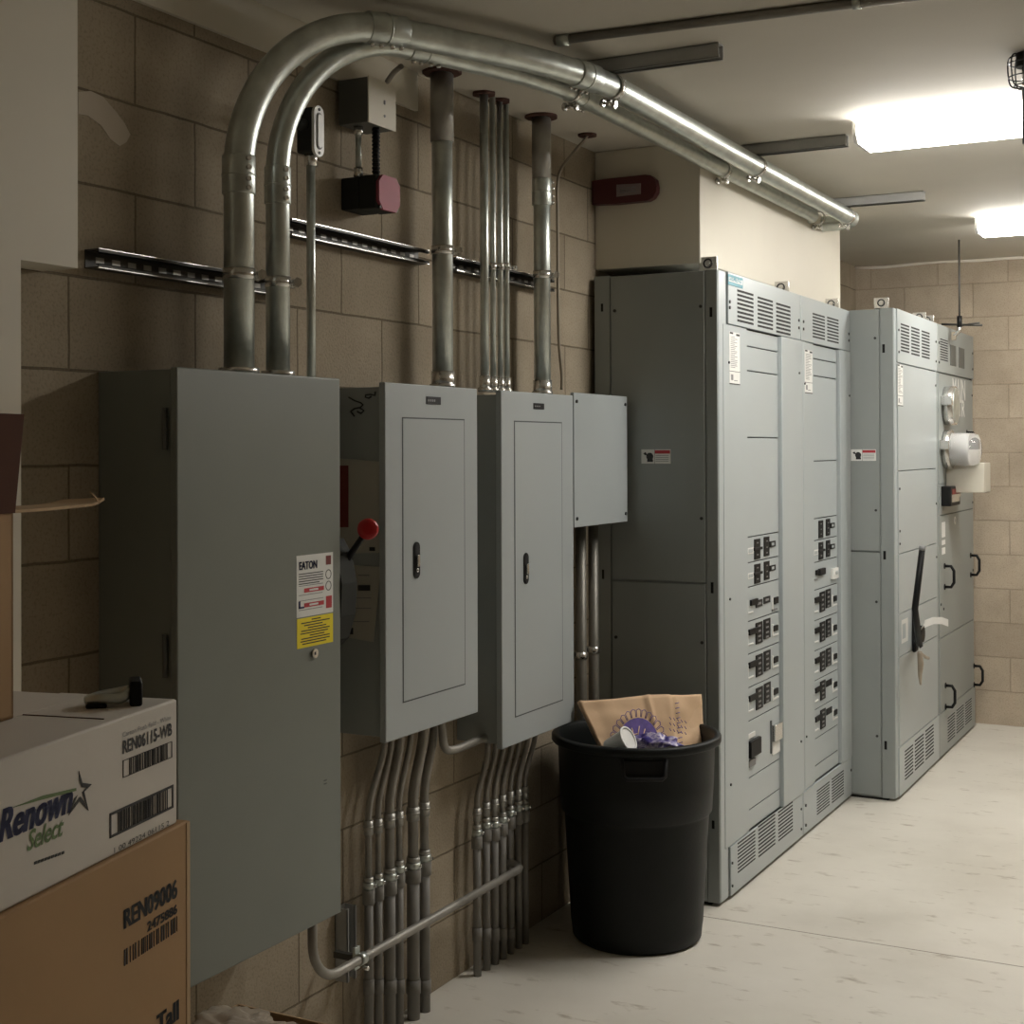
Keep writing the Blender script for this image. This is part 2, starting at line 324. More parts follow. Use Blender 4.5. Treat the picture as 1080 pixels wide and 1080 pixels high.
# --- two recessed-door panel boards and the blank pull box
def panelboard(x,ya,yb,zt,zb,dpx,latch,plate,label,extra=None):
    t=thing('panelboard',(x/2,(ya+yb)/2,zb),label,'electrical panel','tall gray panelboards with narrow doors')
    MB().box(.001,x-.02,ya+.012,yb-.012,zb+.012,zt-.012,'gray',.002).build('enclosure',t)
    MB().box(x-.02,x,ya,yb,zb,zt,'graylt' ,.003,2).build('cover',t)
    p=[onX(u,v,x) for u,v in dpx]; dy0=(p[0].y+p[2].y)/2; dy1=(p[1].y+p[3].y)/2; dz1=(p[0].z+p[1].z)/2; dz0=(p[2].z+p[3].z)/2
    dm=MB(); g=.0038
    dm.box(x,x+.0006,dy0-g,dy1+g,dz0-g,dz1+g,'seam',0); dm.box(x+.0004,x+.0014,dy0,dy1,dz0,dz1,'graylt',.0004,1); dr=dm.build('door',t)
    u,v,v2=latch; q=onX(u,v,x); q2=onX(u,v2,x); xx=x+.0014; c=(q.z+q2.z)/2; hh=(q.z-q2.z)/2; r=.016
    def stad(rr,h2,x0,x1,mb,m):
        P=[]
        for k in range(13): w=pi*k/12; P.append((x0,q.y+rr*cos(w),c+(h2-rr)+rr*sin(w)))
        for k in range(13): w=pi+pi*k/12; P.append((x0,q.y+rr*cos(w),c-(h2-rr)+rr*sin(w)))
        mb.prism(P,(x1-x0,0,0),m)
    lm=MB(); stad(r,hh,xx-.001,xx+.003,lm,'black'); stad(r*.62,hh*.9,xx+.003,xx+.004,lm,'blackm'); lm.box(xx+.004,xx+.010,q.y-.006,q.y+.006,c-hh*.35,c+hh*.3,'zinc',.001)
    lm.ring((xx+.004,q.y,c-hh*.55),(.002,0,0),.006,.003,'zinc',16); lm.build('latch',dr,'black oval flush latch')
    a=onX(plate[0],plate[2],x); b=onX(plate[1],plate[3],x)
    pm=MB().box(x,x+.002,a.y,b.y,b.z,a.z,'black',.0006); 
    for i in range(4): pm.box(x+.002,x+.0023,a.y+.006+i*.011,a.y+.013+i*.011,b.z+.008,a.z-.008,'inkg')
    pm.build('nameplate',t,'small black nameplate')
    for (yy,zz) in ((ya+.02,zt-.03),(yb-.02,zt-.03),(ya+.02,zb+.03),(yb-.02,zb+.03)):
        pass
    return t
P1=panelboard(.1609,3.2335,3.7424,1.8359,.8652,[(424.3,441.7),(488,443),(426,741.5),(491,719)],(438.5,571.5,610),(449.5,464.5,418,427),'gray panelboard with narrow door, right beside the largest enclosure, papers on its left flank')
P2=panelboard(.1694,3.8782,4.3966,1.8359,.7278,[(543,445.5),(592.5,446),(543.5,756),(592.5,737.5)],(554,583,616),(562.5,573.5,425,432),'gray panelboard with narrow door, second one, adjoining the small blank cover box')
# papers, red label and marker strokes on P1's left flank
fy=3.2335+.0115
def onflank(u,v): 
    p=onY(u,v,fy); return Vector((p.x,fy,p.z))
def flank_quad(uv,m,name,label,lines):
    P=[onflank(*q) for q in uv]; mb=MB().prism(P,(0,-.0015,0),m)
    for (u0,v0,u1,v1,mm) in lines:
        a,b,c_,d_=[onflank(*q)-Vector((0,.002,0)) for q in ((u0,v0),(u1,v0),(u1,v1),(u0,v1))]
        mb.prism([a,b,c_,d_],(0,-.0004,0),mm)
    return mb.build(name,P1,label)
flank_quad([(352,483),(402,487),(401,583),(352,584)],'paper','document','clear document sleeve taped on the flank',[(352,491,368,556,'redlb'),(390,577,396,581,'ink')])
flank_quad([(358,595),(402,598),(394,677),(358,671)],'paper','document','printed sheet taped on the flank',[(378,617,391,623,'ink'),(360,662,373,669,'ink'),(378,606,390,607.3,'inkg'),(376,630,392,631,'inkg'),(372,641,392,642,'inkg'),(372,655,390,656,'inkg')])
for nm,st in (('mark',[[(368,419),(374,422.5),(381,425),(383,427),(380,430)],[(370,434),(374,431),(379,430),(384,433),(381,436),(377,434)],[(370,434),(374,439)]]),('mark',[[(396,413),(395.5,417),(391,416),(386,416.5),(385.5,419),(389,420),(392,418)]])):
    mb=MB()
    for s_ in st: mb.tube([onflank(*q)-Vector((0,.001,0)) for q in s_],.0022,'ink',6)
    mb.build('marker_writing',P1,'black marker handwriting')
# pull box
x,ya,yb,zt,zb=.1694,4.403,4.8624,1.8467,1.3851
t=thing('pull_box',(x/2,(ya+yb)/2,zb),'small blank gray cover box hung between the second panelboard and the tall switchboard','electrical box')
MB().box(0,x-.012,ya+.012,yb-.012,zb+.012,zt-.012,'gray',.002).build('enclosure',t)
MB().box(x-.014,x,ya,yb,zb,zt,'graylt',.002,2).build('cover',t)
for yy,zz in ((ya+.02,zt-.03),(yb-.02,zt-.03),(ya+.02,zb+.03),(yb-.02,zb+.03)): MB().cyl((x,yy,zz),(x+.004,yy,zz),.006,'screw',12).build('screw',t)
# ------------------------------------------------------------------ switchboards
XA,ZA=.5104,2.303
def vent(mb,x,uvs,nrow):   # louvre groups: (u0,u1,vtop,vbottom at u0)
    for (u0,u1,v0,v1) in uvs:
        a=onX(u0,v0,x); b=onX(u0,v1,x); y1=onX(u1,v0,x).y
        for i in range(nrow):
            z=a.z+(b.z-a.z)*(i+.5)/nrow; h=abs(a.z-b.z)/nrow*.27
            mb.box(x-.001,x+.0006,a.y,y1,z-h,z+h,'slot')
            mb.box(x,x+.0012,a.y,y1,z+h,z+h+.0012,'seaml')
def screws(t,x,L,r=.0065):
    for y,z in L: MB().cyl((x,y,z),(x+.004,y,z),r,'screw',12).build('screw',t)
def eye(t,y,x=XA-.06,z=ZA,r=.025):
    e=MB(); e.box(x-.035,x+.035,y-.004,y+.004,z-.001,z+.055,'zinc',.002); e.box(x-.035,x+.035,y-.004,y+.04,z,z+.005,'zinc'); 
    e.ring((x,y-.0045,z+.030),(0,-.002,0),.018,.013,'screw',20); e.cyl((x,y-.004,z+.03),(x,y-.010,z+.03),.010,'zinc',16); e.build('lifting_bracket',t,'bright zinc lifting bracket')
def sb_body(t,x,y0,y1,z,side=None,mainm='grayfr',xb=.02):
    b=MB(); b.box(xb,x-.035,y0+.003,y1-.001,.012,z-.003,'gray'); b.box(xb+.02,x-.04,y0+.01,y1-.01,0,.02,'slot'); fr=b.build('enclosure',t)
    c=MB(); c.box(x-.05,x,y0,y0+.085,.012,z,mainm,.006,3); c.box(x-.05,x,y1-.03,y1-.0015,.012,z,mainm,.003,2); c.build('corner_post',t)
def strips(t,x,y0,y1,zs,mm='grayfr',thick=.004):
    """blank and breaker strips of one column, each a removable plate"""
    out=[]
    for (za,zb) in zs: 
        o=MB().box(x-.01,x-.01+thick,y0,y1,zb+.0022,za-.0022,mm,.0012,1).build('filler_strip',t); out.append(o)
    return out
def breaker(strip,x,y0,y1,za,zb,kind):
    """one twin breaker set on its strip; y fractions and z fractions of the strip"""
    w=y1-y0; h=za-zb; m=MB()
    Y=lambda f:y0+w*f
    Z=lambda f:za-h*f
    def b(f0,f1,g0,g1,mt,d=.0035,bv=.0008): m.box(x,x+d,Y(f0),Y(f1),Z(g1),Z(g0),mt,bv,1)
    if kind in 'AB':
        if kind=='A': b(.03,.2,.42,.66,'white',.003); b(.055,.175,.47,.61,'grayfr',.004)
        b(.23,.40,.12,.92,'black'); b(.52,.68,.1,.88,'black'); b(.70,.87,.32,.56,'black',.004)
        if kind=='A': b(.2,.44,.45,.56,'blackm',.008)
        b(.745,.82,.38,.50,'grayfr',.0045)
        for g in (.25,.5,.72): b(.29,.34,g,g+.05,'inkg',.0039,0); b(.58,.62,g,g+.05,'inkg',.0039,0)
    elif kind=='C':
        b(.0,.03,.35,.75,'white',.004,0); b(.0,.18,.72,.76,'white',.004,0); b(.1,.3,.38,.55,'black',.008); b(.27,.46,.45,.66,'blackm'); b(.50,.70,.42,.62,'blackm'); b(.31,.42,.52,.59,'inkg',.0039,0); b(.55,.65,.48,.55,'inkg',.0039,0)
        b(.76,.79,.5,.9,'white',.004,0); b(.80,.94,.52,.72,'black',.007); b(.76,.92,.86,.92,'inkg',.004,0)
    elif kind in 'DE':
        b(.0,.03,.3,.72,'white',.004,0); b(.0,.18,.68,.72,'white',.004,0); b(.05,.3,.24,.42,'black',.008)
        b(.26,.46,.12,.78,'black')
        if kind=='D': b(.50,.70,.10,.72,'black')
        else: b(.50,.72,.2,.42,'blackm')
        for g in (.2,.36,.52,.66):
            b(.32,.40,g,g+.06,'inkg',.0039,0)
            if kind=='D': b(.56,.64,g-.03,g+.03,'inkg',.0039,0)
        b(.76,.79,.34,.74,'white',.004,0); b(.78,.92,.4,.58,'black',.007); b(.78,.95,.68,.73,'white',.004,0)
    elif kind=='F':
        b(.1,.3,.28,.46,'black',.008); b(.2,.42,.26,.5,'blackm',.012); b(.04,.16,.58,.64,'inkg',.004,0); m.build('circuit_breaker',strip); m=MB(); b(.72,.95,.38,.78,'white',.012); b(.82,.9,.5,.62,'grayfr',.016)
    elif kind=='G':
        b(.02,.32,.34,.64,'black',.016,.003); b(.0,.22,.22,.3,'white',.004,0); b(.02,.2,.68,.8,'inkg',.008,0)
        m.build('circuit_breaker',strip); m=MB(); b(.70,.73,.2,.8,'seam',.004,0); b(.75,.98,.3,.6,'zinc',.015); b(.75,.98,.62,.85,'white',.004,0)
    return m.build('latch_plate' if kind in 'FG' else 'circuit_breaker',strip)
def label_strip(t,x,u0,u1,v0,v1,nm='sticker',lab='tall narrow white instruction sticker'):
    a=onX(u0,v0,x); b=onX(u1,v0,x); c=onX(u0,v1,x); x=x+.0008
    m=MB().box(x-.001,x,a.y,b.y,c.z,a.z,'white'); h=a.z-c.z; w=b.y-a.y
    m.box(x,x+.0004,a.y+.05*w,a.y+.35*w,a.z-.04*h,a.z-.005*h,'ink').box(x,x+.0004,a.y+.65*w,b.y-.03*w,a.z-.06*h,a.z-.02*h,'ink')
    m.box(x,x+.0004,a.y,b.y,c.z+.255*h,c.z+.245*h,'ink').box(x,x+.0004,a.y,b.y,c.z+.02*h,c.z,'ink')
    r=random.Random(int(u0))
    for i in range(18): m.box(x,x+.0004,a.y+.12*w,a.y+r.uniform(.5,.9)*w,a.z-(.1+.034*i)*h,a.z-(.088+.034*i)*h,'inkg')
    m.box(x,x+.0004,a.y+.15*w,a.y+.35*w,c.z+.08*h,c.z+.19*h,'inkg').box(x,x+.0004,a.y+.42*w,a.y+.75*w,c.z+.07*h,c.z+.085*h,'inkg')
    m.build(nm,t,lab)
def side_label(t,yf,u0,u1,v0,v1):
    a=onY(u0,v0,yf); b=onY(u1,v1,yf); m=MB().box(a.x,b.x,yf-.001,yf,b.z,a.z,'white'); w=b.x-a.x;h=a.z-b.z
    y=yf-.0014
    m.box(a.x+.46*w,b.x-.02*w,y,yf,a.z-.3*h,a.z-.06*h,'inkr')
    m.box(a.x+.45*w,a.x+.465*w,y,yf,b.z,a.z,'inkg')
    m.prism([(a.x+(.07+.0)*w,y,a.z-.3*h),(a.x+.14*w,y,a.z-.18*h),(a.x+.22*w,y,a.z-.42*h),(a.x+.12*w,y,a.z-.4*h)],(0,.0004,0),'ink')
    m.cyl((a.x+.29*w,y,a.z-.5*h),(a.x+.29*w,yf,a.z-.5*h),h*.27,'ink',14)
    m.box(a.x+.2*w,a.x+.4*w,y,yf,a.z-.88*h,a.z-.7*h,'ink')
    for i in range(4): m.box(a.x+.49*w,a.x+.93*w,y,yf,a.z-(.45+.13*i)*h,a.z-(.41+.13*i)*h,'inkg')
    return m.build('danger_sticker',t,'white and red danger sticker')
# --- A1
y0,y1,y2=4.9057,5.9183,6.7265
t=thing('switchboard_section',(.27,(y0+y1)/2,0),'nearest tall gray switchboard section, with the teal maker badge at its top corner','switchboard','tall gray switchboard sections')
A1=t; sb_body(t,XA,y0,y1,ZA)
sidem='gray'
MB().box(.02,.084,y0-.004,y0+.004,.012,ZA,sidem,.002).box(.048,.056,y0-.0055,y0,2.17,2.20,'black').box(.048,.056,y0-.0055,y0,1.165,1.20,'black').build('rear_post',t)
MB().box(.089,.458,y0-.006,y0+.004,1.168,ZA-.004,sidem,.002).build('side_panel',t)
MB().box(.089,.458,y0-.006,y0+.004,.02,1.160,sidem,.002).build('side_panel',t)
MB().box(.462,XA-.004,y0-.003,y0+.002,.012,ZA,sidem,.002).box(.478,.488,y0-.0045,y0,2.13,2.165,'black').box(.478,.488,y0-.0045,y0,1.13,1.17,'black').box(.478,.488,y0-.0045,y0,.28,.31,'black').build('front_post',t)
for xx in (.105,.445):
    for zz in (2.17,1.40,.95,.35): MB().cyl((xx,y0-.010,zz),(xx,y0-.005,zz),.006,'screw',12).build('screw',t)
side_label(t,y0-.006,676.5,707.5,474,489)
eye(t,y0+.06); eye(t,y1-.06)
vy0=onX(766.5,300,XA).y; vz=onX(767,341.5,XA).z
m=MB().box(XA-.004,XA+.006,vy0,y1-.002,vz,ZA,'grayfr',.002); xv=XA+.006
vent(m,xv,[(777.5,794.5,304,340),(799,815,311.5,345.5),(818.5,833.5,318,351.5)],8); m.build('vent_cover',t)
a=onX(767.5,288.5,xv); b=onX(783,289,xv); c=onX(767.5,300,xv)
m=MB().box(xv,xv+.002,a.y,b.y,c.z,a.z,'teal',.0006); m.box(xv+.002,xv+.0024,a.y+.006,b.y-.006,c.z+.013,a.z-.010,'seaml'); m.text('SIEMENS',(xv+.0028,a.y+.010,c.z+.018),(0,1,0),(0,0,1),(a.z-c.z)*.42,'teal',w=(b.y-a.y)*.82,bold=.035); m.build('maker_badge',t,'teal badge reading SIEMENS')
bz=onX(788.6,879,XA).z; bz2=onX(767,905,XA).z
m=MB().box(XA-.004,XA+.006,vy0,y1-.002,.015,bz,'grayfr',.002)
vent(m,xv,[(778,796.5,888,922),(799.8,817.5,870,905.5),(820.8,836,855,888.5)],9); m.build('vent_cover',t)
cy0=onX(788.5,600,XA).y; cy1=onX(823,600,XA).y
MB().box(XA-.004,XA+.002,y0+.045,cy0-.002,bz+.003,vz-.003,'grayfr',.0015).build('wireway_cover',t)
MB().box(XA-.02,XA+.010,cy1+.003,y1-.012,bz+.003,vz-.003,'grayfr',.003).build('wireway_cover',t)
MB().box(XA-.03,XA-.012,cy0-.004,cy1+.004,bz,vz,'seam').build('strip_backing',t)
zs=[vz-.003]+[onX(u,v,XA).z for u,v in ((788.3,364.8),(789,390.7),(788,461.4),(789.6,567),(791,593.8),(789.6,620),(791,655.8),(789.6,691),(791,725.8),(789.6,762),(791,821.5),(790,856))]+[bz+.003]
st=strips(t,XA,cy0,cy1,list(zip(zs[:-1],zs[1:])))
xs_=XA-.006
for i,k in zip(range(4,11),'AACDDDG'):
    breaker(st[i],xs_,cy0,cy1,zs[i],zs[i+1],k)
label_strip(t,XA+.002,769,780,349.5,405)
screws(t,XA+.006,[(vy0+.012,ZA-.11),(vy0+.012,vz+.06),(y1-.03,ZA-.11),(y1-.03,vz+.05)])
screws(t,XA+.006,[(vy0+.012,bz-.06),(vy0+.012,.05),(y1-.03,bz-.06),(y1-.03,.05)],.005)
screws(t,XA+.002,[(vy0+.012,1.97),(vy0+.012,1.1),(vy0+.012,.42)],.005); screws(t,XA+.010,[(y1-.04,1.97),(y1-.04,.42)],.005)
# --- A2
t=thing('switchboard_section',(.27,(y1+y2)/2,0),'narrower gray switchboard section right behind the badged one, eight rows of breakers','switchboard','tall gray switchboard sections')
A2=t; sb_body(t,XA,y1+.002,y2,ZA)
eye(t,y2-.08)
vz2=onX(848,362,XA).z; vy=y1+.008
m=MB().box(XA-.004,XA+.006,vy,y2-.002,vz,ZA,'grayfr',.002)
vent(m,xv,[(857,869.8,329,356.5),(872.3,884.3,333,360.5)],8); m.build('vent_cover',t)
m=MB().box(XA-.004,XA+.006,vy,y2-.002,.015,bz,'grayfr',.002)
vent(m,xv,[(861.5,874.8,833,860.5),(877.3,889.8,820.5,848)],9); m.build('vent_cover',t)
cy0=onX(858.5,600,XA).y; cy1=onX(884.5,600,XA).y
MB().box(XA-.004,XA+.002,y1+.047,cy0-.002,bz+.003,vz-.003,'grayfr',.0015).build('wireway_cover',t)
MB().box(XA-.02,XA+.010,cy1+.006,y2-.008,bz+.003,vz-.003,'grayfr',.003).build('wireway_cover',t)
MB().box(XA-.03,XA-.012,cy0-.004,cy1+.007,bz,vz,'seam').build('strip_backing',t)
zs=[vz-.003]+[onX(u,v,XA).z for u,v in ((858.5,378),(858.5,396),(859,486.4),(859,547.5),(859,570.8),(859.7,593.7),(859.7,623),(861,654.9),(861,686.8),(861.8,718),(863,747.8),(863,778.6),(863,807))]+[bz+.003]
st=strips(t,XA,cy0,cy1,list(zip(zs[:-1],zs[1:])))
for i,k in zip(range(4,12),'BAFDDDEE'): breaker(st[i],xs_,cy0,cy1,zs[i],zs[i+1],k)
label_strip(t,XA+.002,848.5,856.5,368.5,414.5)
screws(t,XA+.006,[(vy+.03,ZA-.11),(vy+.03,vz+.05),(y2-.02,ZA-.11),(y2-.02,vz+.05),(vy+.03,bz-.06),(vy+.03,.05),(y2-.02,bz-.06)])
screws(t,XA+.010,[(y2-.03,1.9)],.005); screws(t,XA+.002,[(vy+.06,.42),(vy+.06,1.93)],.005)
# --- B1 / B2
XB,ZB=.722,2.31; y0,y1,y2=6.7385,7.7068,8.76
t=thing('switchboard_section',(.4,(y0+y1)/2,0),'deeper gray switchboard section with the long black operating lever on its front','switchboard','tall gray switchboard sections')
B1=t; sb_body(t,XB,y0,y1,ZB,xb=.02)
MB().box(.1,.652,y0-.006,y0+.004,1.168,ZB-.004,'gray',.002).build('side_panel',t)
MB().box(.1,.652,y0-.006,y0+.004,.02,1.160,'gray',.002).build('side_panel',t)
MB().box(.657,XB-.004,y0-.004,y0+.002,.012,ZB,'gray',.002).box(.668,.680,y0-.0055,y0,2.10,2.14,'black').box(.668,.680,y0-.0055,y0,1.13,1.17,'black').box(.668,.680,y0-.0055,y0,.24,.28,'black').build('front_post',t)
for zz in (2.17,1.36,.93,.3): MB().cyl((.635,y0-.010,zz),(.635,y0-.005,zz),.006,'screw',12).build('screw',t)
side_label(t,y0-.006,897.5,924,474,486)
eye(t,y0+.05,XB-.07,ZB); eye(t,y1-.08,XB-.07,ZB)
X6=XB+.006; vyb=onX(945,340,XB).y; vzb=onX(945,382,XB).z
m=MB().box(XB-.004,X6,vyb,y1-.004,vzb,ZB,'grayfr',.002); vent(m,X6,[(950,958.8,340,371),(961,969.6,343.5,374.5),(972,980.3,347.5,377.5)],9); m.build('vent_cover',t)
bzb=onX(951,786,XB).z
m=MB().box(XB-.004,X6,vyb,y1-.004,.015,bzb,'grayfr',.002); vent(m,X6,[(954.3,963,791,824),(964.8,974.2,780,814),(976,984.6,769.5,803)],9); m.build('vent_cover',t)
zz=[vzb-.003]+[onX(947,v,XB).z for v in (496.8,584.6,648,693.5)]+[bzb+.003]
for za,zb in zip(zz[:-1],zz[1:]): MB().box(XB-.006,XB+.005,y0+.05,y1-.03,zb+.002,za-.002,'grayfr',.0015).build('front_cover',t)
XF=XB+.005
label_strip(t,XF,946.5,952,384,428)
screws(t,X6,[(vyb+.025,ZB-.1),(vyb+.025,vzb+.05),(y1-.04,ZB-.1),(y1-.04,vzb+.05)],.006)
screws(t,XF,[(vyb+.03,1.46),(vyb+.03,1.26),(vyb+.03,1.2),(y1-.05,1.98),(y1-.05,1.36),(y1-.05,1.08)],.006)
# lever mechanism
pv=onX(963,668,XF); m=MB()
m.box(XF,XF+.02,pv.y-.03,pv.y+.03,pv.z-.09,pv.z+.12,'black',.01,3); m.cyl((XF+.02,pv.y,pv.z),(XF+.05,pv.y,pv.z),.04,'black',24); m.box(XF,XF+.002,pv.y-.25,pv.y-.12,pv.z-.02,pv.z+.09,'white'); m.box(XF+.002,XF+.0024,pv.y-.24,pv.y-.17,pv.z+.0,pv.z+.07,'grayfr')
mech=m.build('switch_mechanism',t,'black pivot housing')
def lv(u,v,d): p=onX(u,v,XF+d); return p
P=[lv(970,681,.10),lv(966.5,655,.115),lv(965,642,.125),lv(966.2,632,.13),lv(972.5,580,.16)]
m=MB(); m.tube(P,[.015,.016,.015,.015,.014],'black',6); m.tube([lv(968,676,.02),lv(969,676,.10)],.016,'black',10); m.build('operating_lever',t,'long black lever bent in the middle')
a=lv(972.5,580,.16); b=lv(972.9,576,.162); MB().tube([a,b],.016,'inkg',6).build('lever_tip',t)
P=[lv(971,664,.12),lv(975,658,.15),lv(984,654.5,.18),lv(993,654.5,.2),lv(999.5,657,.21)]
m=MB()
for q0,q1 in zip(P[1:-1],P[2:]): m.add([q0+Vector((0,0,.016)),q1+Vector((0,0,.016)),q1-Vector((0,0,.016)),q0-Vector((0,0,.016)),q0+Vector((.003,0,.016)),q1+Vector((.003,0,.016)),q1+Vector((.003,0,-.016)),q0+Vector((.003,0,-.016))],[(0,1,2,3),(7,6,5,4),(0,4,5,1),(3,2,6,7),(0,3,7,4),(1,5,6,2)],'meterw')
m.tube([P[0],P[1]],.003,'meterw',6); m.build('tag',t,'curled white tag tied to the lever')
P=[lv(970,688,.09),lv(971,700,.09),lv(970.3,712,.09),lv(971,722,.09)]
m=MB(); m.tube([lv(969,682,.1),P[0]],.002,'white',6); m.tube(P,[.012,.015,.010,.005],'film',8); m.tube([P[0]+Vector((0,.0,.0)),lv(976,693,.09),lv(979,694,.09)],[.006,.008,.008],'film',8); m.build('seal_wire',t,'hanging pale twisted strip')
# B2
t=thing('switchboard_section',(.4,(y1+y2)/2,0),'farthest gray switchboard section against the back wall, carrying the utility meter','switchboard','tall gray switchboard sections')
B2=t; b=MB(); b.box(.02,XB-.01,y1+.003,y2,.012,ZB-.003,'gray'); b.box(.04,XB-.02,y1+.01,y2-.01,0,.02,'slot'); b.build('enclosure',t)
MB().box(XB-.05,XB,y1+.002,y1+.03,.012,ZB,'gray',.003).box(XB-.05,XB,y2-.03,y2,.012,ZB,'gray',.003).build('corner_post',t)
m=MB().box(XB-.004,X6,y1+.004,y2-.002,vzb,ZB,'gray',.002); vent(m,X6,[(991.5,999.5,356,380)],9)
for u0,u1 in ((1002,1008),(1011,1017)): 
    a=onX(u0,358,X6); b=onX(u1,388,X6); m.box(X6,X6+.002,a.y,b.y,vzb+.05,ZB-.09,'graydk')
m.build('vent_cover',t)
m=MB().box(XB-.004,X6,y1+.004,y2-.002,.015,bzb,'gray',.002); vent(m,X6,[(999.5,1007,756,784),(1008.8,1016.4,748,774.5),(1018,1024.6,740.5,765.5)],9); m.build('vent_cover',t)
zz=[vzb-.006]+[onX(994,v,XB).z for v in (510.5,543,672)]+[bzb+.003]
doors=[]
for za,zb in zip(zz[:-1],zz[1:]): doors.append(MB().box(XB-.006,XB+.005,y1+.03,y2-.03,zb+.002,za-.002,'gray',.0015).build('door',t))
def pull(par,u,v0,v1):
    a=onX(u,v0,XF); b=onX(u,v1,XF); m=MB(); m.tube([(XF,a.y,a.z-.01),(XF+.035,a.y,a.z-.01),(XF+.05,a.y,a.z-.035),(XF+.05,a.y,b.z+.035),(XF+.035,a.y,b.z+.01),(XF,a.y,b.z+.01)],.008,'black',10)
    m.cyl((XF,a.y,a.z-.01),(XF+.004,a.y,a.z-.01),.016,'black',14); m.cyl((XF,a.y,b.z+.01),(XF+.004,a.y,b.z+.01),.016,'black',14); m.build('handle',par,'black pull handle')
pull(doors[2],996,595,621); pull(doors[2],1023.5,584,608); pull(doors[3],997,721,747.5); pull(doors[3],1027,700.5,724); pull(doors[0],1019.5,454.5,476)
# empty meter socket ring
c=onX(997,428,XF); m=MB(); m.ring((XF,c.y,c.z),(.055,0,0),.105,.088,'zinc',40); m.cyl((XF,c.y,c.z),(XF+.012,c.y,c.z),.09,'inkg',32); m.tube([(XF+.05,c.y,c.z),(XF+.06,c.y,c.z)],.094,'galv',32); m.box(XF,XF+.06,c.y-.13,c.y-.10,c.z+.0,c.z+.05,'zinc',.004); m.build('meter_socket',t,'blank round steel meter ring')
c=onX(996.5,474,XF); m=MB(); m.ring((XF,c.y,c.z),(.04,0,0),.105,.085,'zinc',40); m.box(XF,XF+.05,c.y-.15,c.y-.1,c.z-.0,c.z+.05,'zinc',.004); ms=m.build('meter',t,'round utility meter with clear dome')
m=MB(); m.tube([(XF+.01,c.y,c.z),(XF+.04,c.y,c.z),(XF+.13,c.y,c.z),(XF+.135,c.y,c.z)],[.09,.085,.083,.07],'meterw',40); m.box(XF+.135,XF+.137,c.y-.04,c.y+.04,c.z-.0,c.z+.04,'inkg'); m.build('meter_body',ms)
MB().tube([(XF+.04,c.y,c.z),(XF+.15,c.y,c.z),(XF+.175,c.y,c.z),(XF+.185,c.y,c.z)],[.089,.087,.078,.05],'glass',40).build('glass_dome',ms)
a=onX(1001,482,XF); zt_=onX(1001,488,XF).z; zb_=zt_-.16
m=MB().box(XF,XF+.20,c.y+.03,c.y+.22,zb_,zt_,'gold',.004); m.build('module_box',t,'small cream module box under the meter')
a=onX(992.5,513,XF); b=onX(1003,532,XF)
m=MB().box(XF,XF+.05,a.y,b.y,b.z,a.z,'black',.005); m.box(XF+.05,XF+.052,a.y+.04,b.y-.01,a.z-.055,a.z-.015,'redlb').box(XF+.05,XF+.052,a.y+.03,b.y-.03,b.z+.02,b.z+.06,'zinc').box(XF+.05,XF+.053,a.y+.02,b.y-.0,(a.z+b.z)/2-.008,(a.z+b.z)/2+.008,'zinc'); m.build('control_module',t,'black control module with red and silver face')
m=MB(); 
for v0,v1 in ((551,567),(570,575),(578,585)):
    a=onX(993.3,v0,XF); b=onX(996.6,v1,XF); z1=onX(993.3,v1,XF).z; m.box(XF,XF+.002,a.y,b.y,z1,a.z,'meterw')
m.build('sticker',t,'broken white sticker strip')
a=onX(1007,549,XF); MB().ring((XF,a.y,a.z),(.003,0,0),.022,.012,'white',20).build('round_sticker',t)
# large letters on the meter section
m=MB(); a=onX(1004.5,421,XF); b=onX(1018,421,XF); m.text('MAIN',(XF+.0008,a.y,onX(1004.5,420,XF).z),(0,1,0),(0,0,1),.115,'white',w=(b.y-a.y),bold=.02); m.text('MTR',(XF+.0008,a.y+.04,onX(1004.5,438,XF).z),(0,1,0),(0,0,1),.095,'white',w=(b.y-a.y)*.85,bold=.02); m.build('lettering',t,'tall white stick-on letters')
screws(t,X6,[(y1+.04,ZB-.1),(y1+.04,vzb+.05),(y2-.03,ZB-.1),(y2-.03,vzb+.06)],.007); screws(t,XF,[(y2-.05,1.96),(y2-.05,1.33),(y2-.05,.93),(y1+.06,.82),(y1+.13,.79)],.007)
eye(t,y1+.12,XB-.07,ZB)
